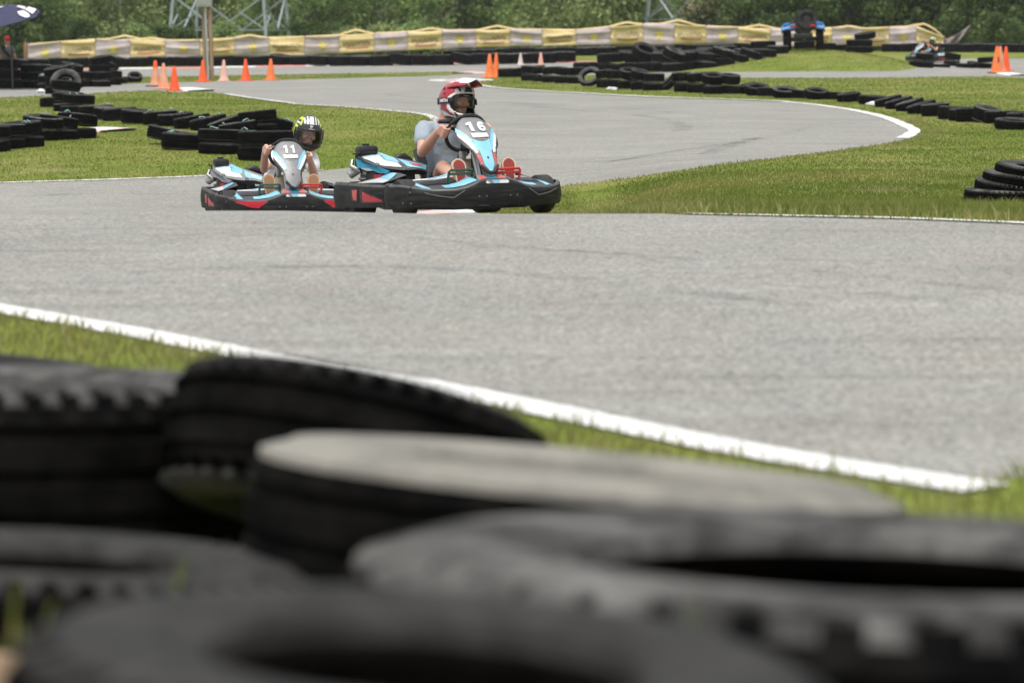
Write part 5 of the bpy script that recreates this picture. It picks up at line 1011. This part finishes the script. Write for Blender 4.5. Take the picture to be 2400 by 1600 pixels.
def helm_r(a, b, mx):
    """helmet radius along azimuth a (0 = face), elevation b, degrees"""
    ca, sa, cb, sb = math.cos(R(a)), math.sin(R(a)), math.cos(R(b)), math.sin(R(b)); x, y, z = sa * cb, -ca * cb, sb
    r = 1 / math.sqrt((x / .130) ** 2 + (y / .152) ** 2 + (z / (.148 if z > 0 else .165)) ** 2)
    f = math.exp(-(a / 58.0) ** 2); g = math.exp(-((b + 36) / (22 if mx else 24)) ** 2); r += (.058 if mx else .036) * f * g
    if mx: r += .010 * math.exp(-((b - 32) / 10) ** 2) * math.exp(-(a / 60) ** 2)
    return r
def hp(a, b, mx, k=1.0, off=0.0):
    r = helm_r(a, b, mx) * k + off; return V_((math.sin(R(a)) * math.cos(R(b)) * r, -math.cos(R(a)) * math.cos(R(b)) * r, math.sin(R(b)) * r))
def helmet(parent, M_, mx, mats, colour, port):
    na, nb = 120, 66; A = np.linspace(-180, 180, na + 1)[:-1]; B = np.linspace(-58, 90, nb); mb = MB(); vs = []; fs = []; fm = []
    for b in B:
        for a in A: vs.append(hp(a, b, mx))
    for j in range(nb - 1):
        for i in range(na):
            am = (A[i] + 1.5); bm = (B[j] + B[j + 1]) / 2
            if port(am, bm) < 1: continue
            i2 = (i + 1) % na; fs.append((j * na + i, j * na + i2, (j + 1) * na + i2, (j + 1) * na + i)); fm.append(colour(am, bm, V_(vs[j * na + i])))
    o = mesh_obj('helmet', vs, fs, mats, parent, fm=fm, smooth=True); s = o.modifiers.new('shell', 'SOLIDIFY'); s.thickness = .016; s.offset = -1; s.material_offset = 9
    o.matrix_local = M_; return o
def head_balls(M_): # skull, nose, brow ridge, cheeks, chin
    return [(M_ @ V_((0, .0, .01)), (.078, .098, .112)), (M_ @ V_((0, -.045, -.075)), (.048, .048, .046)), (M_ @ V_((0, -.103, -.022)), (.0095, .016, .024)), (M_ @ V_((0, -.104, -.036)), (.0125, .012, .010)), (M_ @ V_((-.038, -.070, -.030)), (.024, .022, .026)), (M_ @ V_((.038, -.070, -.030)), (.024, .022, .026)), (M_ @ V_((0, -.088, .030)), (.055, .018, .012)), (M_ @ V_((0, -.094, -.066)), (.024, .012, .009))]
def face_parts(person, M_):
    for sx in (-1, 1):
        mb = MB(); mb.ball(M_ @ V_((sx * .032, -.0855, .004)), .0118, 0, 12, 8); mb.ball(M_ @ V_((sx * .032 + .002, -.0925, .004)), .0066, 1, 10, 6); mb.build('eye', [EYE_W, EYE_D], person)
        mb = MB(); mb.tube([M_ @ V_((sx * .013, -.104, .026)), M_ @ V_((sx * .032, -.102, .032)), M_ @ V_((sx * .052, -.086, .026))], [.005, .006, .003], 6); mb.build('eyebrow', BROW, person)
def glassy(name, tint, gl=.10, rough=.05):
    m = bpy.data.materials.new(name); m.use_nodes = True; nt = m.node_tree; nt.nodes.remove(nt.nodes['Principled BSDF']); t = N(nt, 'ShaderNodeBsdfTransparent'); t.inputs[0].default_value = (*tint, 1); g = N(nt, 'ShaderNodeBsdfGlossy'); g.inputs['Roughness'].default_value = rough; g.inputs[0].default_value = (.8, .8, .8, 1)
    fr = N(nt, 'ShaderNodeLayerWeight'); fr.inputs[0].default_value = .25; mm = N(nt, 'ShaderNodeMath', operation='MULTIPLY_ADD'); mm.inputs[1].default_value = .5; mm.inputs[2].default_value = gl; nt.links.new(fr.outputs['Fresnel'], mm.inputs[0])
    s = N(nt, 'ShaderNodeMixShader'); nt.links.new(mm.outputs[0], s.inputs[0]); nt.links.new(t.outputs[0], s.inputs[1]); nt.links.new(g.outputs[0], s.inputs[2]); nt.links.new(s.outputs[0], nt.nodes['Material Output'].inputs[0]); return m
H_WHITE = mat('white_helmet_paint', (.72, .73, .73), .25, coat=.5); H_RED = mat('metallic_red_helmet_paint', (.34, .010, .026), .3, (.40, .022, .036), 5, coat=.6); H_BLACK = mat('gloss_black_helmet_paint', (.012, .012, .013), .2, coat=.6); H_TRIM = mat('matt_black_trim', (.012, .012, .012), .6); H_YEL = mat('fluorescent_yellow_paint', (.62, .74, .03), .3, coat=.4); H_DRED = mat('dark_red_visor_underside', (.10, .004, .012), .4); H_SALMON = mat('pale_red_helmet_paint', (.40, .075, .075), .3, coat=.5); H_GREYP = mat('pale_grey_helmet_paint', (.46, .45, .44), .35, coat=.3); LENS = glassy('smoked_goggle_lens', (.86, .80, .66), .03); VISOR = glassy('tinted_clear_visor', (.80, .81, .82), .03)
LOGO = mat('white_print', (.78, .78, .78), .4)
def driver(label, M_, J, mats, helm):
    p = tag(empty('person', M_.to_translation()), label, 'person', 'people driving karts'); p.rotation_euler = M_.to_euler()
    skin, shirt, short, up, sole, rim_ = mats; s = J.get('s', 1.0)
    hip, nk, sl, sr, el, er = (V_(J[q]) for q in ('hip', 'neck', 'sl', 'sr', 'el', 'er')); hm = J['head']; chest = (sl + sr) / 2 - V_((0, 0, .05 * s)); bel = hip + (chest - hip) * .45 + V_((J.get('bx', 0), 0, 0)); ft_ = J.get('fat', 1.0)
    caps = [(hip, .12 * s, bel, .115 * s), (bel, .115 * s, chest, .12 * s), (sl, .055 * s, sr, .055 * s), (nk - V_((0, 0, .05)), .058 * s, nk + V_((0, 0, .05)) + (hm.to_translation() - nk) * .3, .052 * s), (nk, .052 * s, hm.to_translation() - V_((0, 0, .03)), .05 * s)]
    for S, E, ang in ((sl, el, J['gl']), (sr, er, J['gr'])):
        G, rad, tan, back = rim_pt(ang); G = G + rad * J.get('out', 0) * (1 if S is sr else .1); wrist = G + rad * .035 + back * .072 - V_((0, 0, .018)); up_t = tan if tan.z > 0 else -tan
        caps += [(S, .052 * s, S + (E - S) * .45, .048 * s), (S + (E - S) * .45, .048 * s, E, .041 * s), (E, .043 * s, E + (wrist - E) * .35, .043 * s), (E + (wrist - E) * .35, .043 * s, wrist, .027 * s)] + hand_caps(G, wrist, rad, up_t, back, 1.12 if s > .9 else 1.02)
    feet = []
    for sx, kn, ft in ((-1, V_(J['kl']), V_(J['fl'])), (1, V_(J['kr']), V_(J['fr']))):
        h0 = hip + V_((sx * .085, -.03, -.02)); ank = ft + V_((0, .10, .07)); caps += [(h0, .085 * s, h0 + (kn - h0) * .5, .075 * s), (h0 + (kn - h0) * .5, .075 * s, kn, .058 * s), (kn, .057 * s, kn + (ank - kn) * .3, .056 * s), (kn + (ank - kn) * .3, .056 * s, ank, .037 * s), (ank, .037 * s, ft + V_((0, .05, .03)), .034 * s)]; feet.append((ft, sx))
    bd = organic('body', caps, head_balls(hm), .0058, skin, p, 5); face_parts(p, hm)
    def along(a, b, t): return a + (b - a) * t
    wst = hip + V_((0, -.01, .02)); sc = [(wst, .150 * s * ft_, bel + V_((0, -.01, 0)), .150 * s * ft_), (bel + V_((0, -.01, 0)), .150 * s * ft_, chest, .148 * s), (along(sl, sr, .08), .068 * s, along(sl, sr, .92), .068 * s), (sl, .074 * s, along(sl, el, J['slv'] * .6), .079 * s), (along(sl, el, J['slv'] * .6), .079 * s, along(sl, el, J['slv']), .074 * s), (sr, .074 * s, along(sr, er, J['slv'] * .6), .079 * s), (along(sr, er, J['slv'] * .6), .079 * s, along(sr, er, J['slv']), .074 * s), (chest, .12 * s, nk - V_((0, 0, .085)), .062 * s)]
    sh = organic('t_shirt', sc, [(along(bel, chest, .5) + V_((-.08 * s, 0, 0)), (.09 * s, .12 * s, .15 * s)), (along(bel, chest, .5) + V_((.08 * s, 0, 0)), (.09 * s, .12 * s, .15 * s))], .0095, shirt, p, 3)
    tx = bpy.data.textures.get('cloth_folds') or bpy.data.textures.new('cloth_folds', 'CLOUDS'); tx.noise_scale = .13; dm = sh.modifiers.new('folds', 'DISPLACE'); dm.texture = tx; dm.strength = .022; dm.mid_level = .5
    sc = [(hip + V_((-.05, 0, -.02)), .125 * s, hip + V_((.05, 0, -.02)), .125 * s)]
    for sx, kn in ((-1, V_(J['kl'])), (1, V_(J['kr']))): h0 = hip + V_((sx * .085, -.03, -.02)); sc.append((h0, .10 * s, along(h0, kn, .62), .083 * s))
    organic('shorts', sc, [], .011, short, p, 3)
    for ft, sx in feet: shoe(p, ft, up, sole, rim_, sx * .012)
    helm(p, hm); return p
def rimmed(px, d): return None
# helmets -------------------------------------------------------------
def helm_mx(p, M_):
    port = lambda a, b: (abs(a) / 62.0) ** 3.2 + (abs(b + 9 - 3 * math.cos(R(a * 1.4))) / (26 if b > -8 else 27)) ** 3
    def colour(a, b, v):
        q = port(a, b)
        if q < 1.7 and abs(a) < 75: return 0
        if b < -52: return 2
        if abs(v.x) < .062 and b > 22: return 0
        if b > 12: return 1 if b < 42 or abs(a) > 100 else 3
        if -10 < b <= 12: return 1 if abs(a) < 130 else 0
        if b < -44 + .25 * abs(abs(a) - 60) and abs(a) > 20: return 0
        if abs(a) < 112 and b < -12 and abs(a) > 18: return 1
        return 0
    h = helmet(p, M_, True, [H_WHITE, H_RED, H_TRIM, H_SALMON, H_TRIM], colour, port)
    mb = MB(); rows = []
    for t in np.linspace(0, 1, 8):
        y = -.070 - .165 * t; z0 = .160 - .004 * t - .012 * t * t; hw = .116 - .030 * t
        rows.append([V_((hw * u, y + .05 * abs(u) ** 2.2 * (1 - .3 * t), z0 - (.070 - .030 * t) * abs(u) ** 2.2 + .010 * math.exp(-(u / .25) ** 2))) for u in np.linspace(-1, 1, 17)])
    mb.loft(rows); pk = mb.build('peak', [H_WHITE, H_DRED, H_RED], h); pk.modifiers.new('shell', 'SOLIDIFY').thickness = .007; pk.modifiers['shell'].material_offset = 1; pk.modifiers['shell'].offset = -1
    for f in pk.data.polygons:
        if abs(f.center.x) > .070: f.material_index = 2
    bp = lambda a, b: hp(a, b, True, 1, .004)
    decal('brow_vent', [(-9, 36), (-16, 22), (16, 22), (9, 36)], bp, H_TRIM, h, 5); decal('brow_vent', [(-36, 36), (-30, 24), (-24, 24), (-28, 36)], bp, H_TRIM, h, 5); decal('brow_vent', [(36, 36), (30, 24), (24, 24), (28, 36)], bp, H_TRIM, h, 5); decal('brow_stripe', [(-44, 33), (-44, 18), (44, 18), (44, 33)], lambda a, b: hp(a, b, True, 1, .002), H_GREYP, h, 5)
    for s in (-1, 1):
        decal('chin_vent', [(s * 38, -32), (s * 46, -30), (s * 34, -46), (s * 26, -46)], bp, H_TRIM, h, 4); decal('side_vent', [(s * 95, 42), (s * 106, 44), (s * 106, 34), (s * 95, 34)], bp, H_TRIM, h, 4); decal('side_bolt', [(s * 82, 22), (s * 87, 24), (s * 90, 20), (s * 84, 17)], bp, H_TRIM, h, 3); decal('small_print', [(s * 112, -24), (s * 122, -22), (s * 122, -38), (s * 112, -40)], bp, K_BLUE, h, 4)
    # goggles
    rows = []; 
    def gog(t, k, d): a_ = 58 * math.cos(t); b_ = -8 + (21.5 if math.sin(t) > 0 else 23) * math.sin(t) * (1 - .28 * math.exp(-(math.cos(t) / .35) ** 2) * (math.sin(t) < 0)); q = V_((math.sin(R(a_ * k)) * .118, -math.cos(R(a_ * k)) * .118 - .012 + .0 * d, math.tan(R(b_)) * .118 * k)); q.y -= d; return q
    T = np.linspace(0, 2 * PI, 48, endpoint=False); mb = MB(); mb.loft([[gog(t, k, d) for t in T] for k, d in ((1.06, .0), (1.04, .020), (.84, .020), (.80, .008))], closed_u=True); gf = mb.build('goggles', H_TRIM, h)
    mb = MB(); mb.loft([[gog(t, k, .016 + .004 * (1 - k)) for t in T] for k in (.86, .6, .3, .02)], closed_u=True); mb.build('lens', LENS, gf, auto=180)
    mb = MB(); mb.loft([[hp(a, b, True, 1, .006) for b in (-12, -6, 0, 6)] for a in np.linspace(50, 310, 60)]); st = mb.build('strap', H_TRIM, gf); st.modifiers.new('web', 'SOLIDIFY').thickness = .004; st.modifiers['web'].offset = 1
    text_decal('strap_lettering', 'SMITH', lambda a, b: hp(a, b, True, 1, .0125), -84, -3, 10, LOGO, st, .03, .95)
def helm_ff(p, M_):
    port = lambda a, b: (abs(a) / 60.0) ** 3 + (abs(b + 9) / 22.0) ** 3
    def colour(a, b, v):
        if b < -46: return 1
        if b < -30: return 1 if abs(a) > 62 else 2
        if 76 < abs(a) < 102 and b < 14: return 1
        if abs(a) > 118 and b < 8: return 3
        if b > 36 and abs(a) < 48: return 3 if (int((v.x + .2) / .013) % 2 == 0 or abs(v.x) < .020) and b < 72 else 0
        if 44 < abs(a) < 56 and 28 < b < 62: return 1
        if 62 < abs(a) < 104 and 8 + (abs(a) - 62) * .3 < b < 26 + (abs(a) - 62) * .1: return 1
        if 56 < abs(a) < 110 and 48 < b < 60: return 1
        if 60 < abs(a) < 120 and 34 < b < 40: return 3
        return 0
    h = helmet(p, M_, False, [H_BLACK, H_YEL, H_TRIM, H_WHITE, H_TRIM], colour, port)
    mb = MB(); B = np.linspace(-33, 16, 14); mb.loft([[hp(a, b, False, 1, .006) for b in B] for a in np.linspace(-72, 72, 40)]); vz = mb.build('visor', VISOR, h, auto=180)
    mb = MB()
    for b in (16, -33): mb.tube([hp(a, b, False, 1, .007) for a in np.linspace(-72, 72, 30)], .0055, 6)
    for a in (-72, 72): mb.tube([hp(a, b, False, 1, .007) for b in np.linspace(-33, 16, 8)], .0055, 6)
    mb.build('visor_edge', H_TRIM, vz); bp = lambda a, b: hp(a, b, False, 1, .005)
    for k, (a0, h_) in enumerate(((-5, 1.0), (-1, .8), (2.5, .6))): decal('brow_emblem', [(a0 - 1.3, 31), (a0 + 1.3, 31), (a0 + 1.6, 31 - 9 * h_), (a0 - .2, 31 - 9 * h_)], bp, LOGO, h, 3)
    for k in range(9): decal('brow_print', [(-10 + 2.4 * k, 20.2), (-8.4 + 2.4 * k, 20.2), (-8.4 + 2.4 * k, 18.4), (-10 + 2.4 * k, 18.4)], bp, LOGO, h, 3)
    mb = MB(); mb.loft([[hp(a, b, False, .985) for b in np.linspace(-34, -24, 4)] for a in np.linspace(-40, 40, 20)]); mb.build('breath_guard', H_TRIM, h)
def place(px, d, yaw, zoff=0.0, follow=True):
    x = (px - 1200) / FPX * d; n = gnormal(x, d, .8) if follow else V_((0, 0, 1)); q = V_((0, 0, 1)).rotation_difference(n).to_matrix().to_4x4()
    return Matrix.Translation((x, d, gz(x, d) + zoff)) @ q @ Matrix.Rotation(R(yaw), 4, 'Z')
def hmat(loc, yaw, pitch, roll, s=1.0): return Matrix.Translation(loc) @ Euler((R(pitch), R(roll), R(yaw)), 'XYZ').to_matrix().to_4x4() @ Matrix.Scale(s, 4)
M16 = place(1052, 23.0, 24.3, .015); M11 = place(656, 28.4, 13.7, -.015) @ Matrix.Rotation(R(1.0), 4, 'X')
make_kart('go_kart', 'light blue and white go-kart numbered 16 with black bumpers', '16', 'blue', M16)
make_kart('go_kart', 'grey go-kart numbered 11 with red flashes on its black front bumper', '11', 'grey', M11)
SH_GREY = mat('slate_blue_grey_cotton', (.30, .355, .41), .9, (.34, .395, .45), 6, bump=.45, bscale=14); SH_WHITE = mat('white_cotton', (.84, .85, .87), .9, (.80, .81, .84), 6, bump=.4, bscale=14); NAVY = mat('dark_navy_cloth', (.020, .024, .034), .9); SH_BLACK = mat('black_cotton', (.012, .012, .013), .9)
J16 = dict(s=1.0, hip=(.08, .26, .22), neck=(.055, .15, .785), sl=(-.120, .17, .700), sr=(.245, .15, .700), el=(-.225, -.02, .515), er=(.36, -.03, .50), gl=176, gr=5, kl=(-.125, -.20, .385), kr=(.20, -.24, .385), fl=(-.200, -.765, .215), fr=(.205, -.775, .215), slv=.42, head=hmat((.135, .07, .925), 14, 1, 3, 1.08))
d16 = driver('person in a slate grey t-shirt and a red and white helmet driving kart 16', M16, J16, (SKIN2, SH_GREY, NAVY, UP_C, SOLE_R, RIM_C), helm_mx)
mb = MB(); mb.tube([V_((-.06, .02, .757)), V_((.0, -.005, .755)), V_((.10, .0, .75)), V_((.17, .05, .75))], .017, 8); cl = mb.build('neck_strap', H_TRIM, d16); mb = MB(); mb.ball((-.062, .008, .757), .012, seg=10, rings=6); mb.build('strap_button', K_RED, cl)
J11 = dict(s=.95, bx=-.07, fat=1.12, hip=(.02, .24, .20), neck=(.225, .14, .665), sl=(-.025, .17, .615), sr=(.345, .12, .590), el=(-.165, -.06, .49), er=(.325, -.12, .43), gl=170, gr=-14, out=.055, kl=(-.16, -.26, .275), kr=(.21, -.26, .275), fl=(-.215, -.765, .225), fr=(.205, -.775, .225), slv=.50, head=hmat((.300, .08, .850), 2, 10, 7, 1.10) @ Matrix.Diagonal((1, 1, 1.10, 1)))
driver('person in a white t-shirt and a black yellow and white helmet driving kart 11', M11, J11, (SKIN, SH_WHITE, NAVY, UP_T, SOLE_B, RIM_T), helm_ff)
MF = place(2178, 112.0, -55)
make_kart('go_kart', 'far off dark go-kart behind the low tyre pile at the right', '', 'blue', MF)
JF = dict(J11); JF.update(s=.95, hip=(.05, .26, .22), neck=(.05, .12, .70), sl=(-.11, .15, .65), sr=(.21, .15, .65), el=(-.23, -.05, .47), er=(.31, -.05, .47), gl=178, gr=2, slv=.3, head=hmat((.05, .03, .84), 0, 8, 0, 1.0))
driver('person in black with a fluorescent yellow helmet in the far off kart', MF, JF, (SKIN2, SH_BLACK, NAVY, UP_T, SOLE_B, RIM_T), helm_ff)

# ------------------------------------------------------------------ marshal, parasol
A_ = atd(17, 162, 78.5); k_ = 78.5 / FPX
def mpt(px, py, dy=0.0): return V_(((px - 17) * k_, dy, (162 - py) * k_))
ms = tag(empty('person', tuple(A_)), 'person seen from behind in a red cap and grey shirt beside the tyre stacks', 'person')
hd = mpt(19, 97); sl, sr = mpt(6, 113), mpt(28, 114); caps = [(mpt(17, 160), .13, mpt(17, 135), .12), (mpt(17, 135), .12, mpt(17, 118), .13), (sl, .055, sr, .055), (mpt(18, 112), .055, hd, .05), (sr, .05, mpt(34, 132), .042), (mpt(34, 132), .042, mpt(39, 150, .1), .03), (mpt(39, 150, .1), .034, mpt(40, 155, .12), .026), (sl, .05, mpt(2, 133), .042), (mpt(2, 133), .042, mpt(6, 150, .25), .03)]
for sx in (-1, 1): caps += [((sx * .1, 0, -.02), .08, (sx * .13, .42, .02), .06), ((sx * .13, .42, .02), .06, (sx * .13, .46, -.42), .045), ((sx * .13, .46, -.42), .045, (sx * .13, .58, -.44), .04)]
for i in range(4): caps.append((mpt(39.5 + i * .5, 154, .10 + .02 * i), .012, mpt(39 + i * .5, 158.5, .12 + .02 * i), .009))
organic('body', caps, [(hd + V_((0, 0, .01)), (.078, .098, .115)), (hd + V_((0, .1, -.02)), (.014, .018, .02)), (hd + V_((.08, .01, -.01)), (.012, .02, .03)), (hd + V_((-.08, .01, -.01)), (.012, .02, .03))], .010, SKIN2, ms)
organic('t_shirt', [(mpt(17, 160), .145, mpt(17, 120), .15), (sl, .07, sr, .07), (sr, .07, mpt(31, 124), .066), (sl, .07, mpt(3, 124), .066)], [], .014, mat('mid_grey_cotton', (.13, .14, .135), .9), ms); organic('trousers', [((-.06, 0, -.02), .135, (.06, 0, -.02), .135)] + [((sx * .1, 0, -.02), .1, (sx * .13, .40, .02), .08) for sx in (-1, 1)] + [((sx * .13, .42, .02), .078, (sx * .13, .46, -.36), .06) for sx in (-1, 1)], [], .014, mat('pale_grey_trousers', (.26, .27, .28), .9), ms)
mb = MB(); mb.tube([mpt(6, 108, -.13), mpt(11, 120, -.17), mpt(20, 126, -.165), mpt(27, 133, -.12)], .035, 8); mb.box(mpt(10, 112, -.15), (.14, .06, .13), 0, bev=.03); mb.build('sling_bag', H_TRIM, ms)
mb = MB(); prof = [(.098 * math.sin(a), .125 * math.cos(a)) for a in np.linspace(0.02, 1.75, 9)]; mb.lathe(prof, 20, 0, Matrix.Translation(hd + V_((0, .0, .02)))); mb.box(hd + V_((0, .14, .01)), (.15, .11, .012), 0, bev=.005); cp = mb.build('cap', mat('crimson_cap', (.40, .012, .02), .8), ms)
PAR_BLUE = mat('navy_blue_parasol_cloth', (.026, .028, .075), .8, (.036, .038, .095), 3); PAR_W = mat('white_parasol_print', (.70, .72, .74), .7); PAR_C = mat('cream_parasol_print', (.74, .66, .60), .7)
ap = atd(17, 15, 76.6); par = tag(empty('parasol', tuple(ap)), 'navy blue parasol with white and cream prints above the red cap', 'parasol')
rimp = [atd(95, 26, 76.2), atd(83, 41, 75.3), atd(2, 63, 74.8), atd(-82, 78, 75.0), atd(-105, 58, 76.6), atd(-60, 30, 78.0), atd(30, 17, 78.2), atd(72, 20, 77.6)]
rl = [p - ap for p in rimp]; vs = [V_((0, 0, 0))]; fs = []
for i, p in enumerate(rl):
    for t in (.4, .75, 1.0): vs.append(p * t + V_((0, 0, .06 * math.sin(PI * t))))
n = len(rl)
for i in range(n):
    j = (i + 1) % n; a, b = 1 + 3 * i, 1 + 3 * j; fs.append((0, b, a))
    for q in range(2): fs.append((a + q, b + q, b + q + 1, a + q + 1))
cn = mesh_obj('canopy', vs, fs, PAR_BLUE, par); cn.modifiers.new('cloth', 'SOLIDIFY').thickness = .015
def pt(i, t, r): j = (i + 1) % n; p = rl[i] * (1 - t) + rl[j] * t; return p * r + V_((0, 0, .06 * math.sin(PI * r))) + V_((0, -.03, .03))
decal('white_print', [(.15, .62), (.85, .62), (.9, .80), (.62, .96), (.3, .96), (.12, .80)], lambda a, b: pt(1, a * .34, b) if False else pt(1, a * .40, b), PAR_W, cn, .08); decal('white_print', [(.1, .66), (.9, .62), (.95, .9), (.1, .9)], lambda a, b: pt(0, a, b), PAR_W, cn, .08); decal('cream_print', [(.25, .36), (.95, .34), (.9, .62), (.3, .60)], lambda a, b: pt(0, a, b), PAR_C, cn, .08); decal('white_print', [(.2, .08), (.9, .08), (.8, .16), (.3, .16)], lambda a, b: pt(3, a, b), PAR_W, cn, .05)
mb = MB(); g = at(29, 206, 60); foot_ = V_((atd(29, 162, 76.0).x, 76.0, gz(atd(29, 162, 76.0).x, 76.0))); mb.tube([V_((0, 0, .02)), atd(22, 62, 76.4) - ap, atd(27, 110, 76.1) - ap, foot_ - ap], .022, 8); mb.build('pole', mat('dark_metal_pole', (.04, .035, .03), .5), par)
put_tyre((A_.x, 78.5, gz(A_.x, 78.5) + .13), .7, .25, 'lower tyre of the two under the person in the red cap', 'tyre stacks below the marshal with the red cap'); put_tyre((A_.x, 78.5, gz(A_.x, 78.5) + .36), .66, .22, 'upper tyre of the two under the person in the red cap', 'tyre stacks below the marshal with the red cap')

# ------------------------------------------------------------------ thin summer haze over the whole scene
hm_ = bpy.data.materials.new('haze_air'); hm_.use_nodes = True; nt = hm_.node_tree; nt.nodes.remove(nt.nodes['Principled BSDF']); pv = N(nt, 'ShaderNodeVolumePrincipled')
pv.inputs['Color'].default_value = (.93, .95, .97, 1); pv.inputs['Density'].default_value = .00022; pv.inputs['Anisotropy'].default_value = 0.0
nt.links.new(pv.outputs[0], nt.nodes['Material Output'].inputs['Volume'])
mb = MB(); mb.box((0, 190, 15.2), (520, 480, 36.0)); hz = mb.build('haze', hm_); tag(hz, kind='stuff')
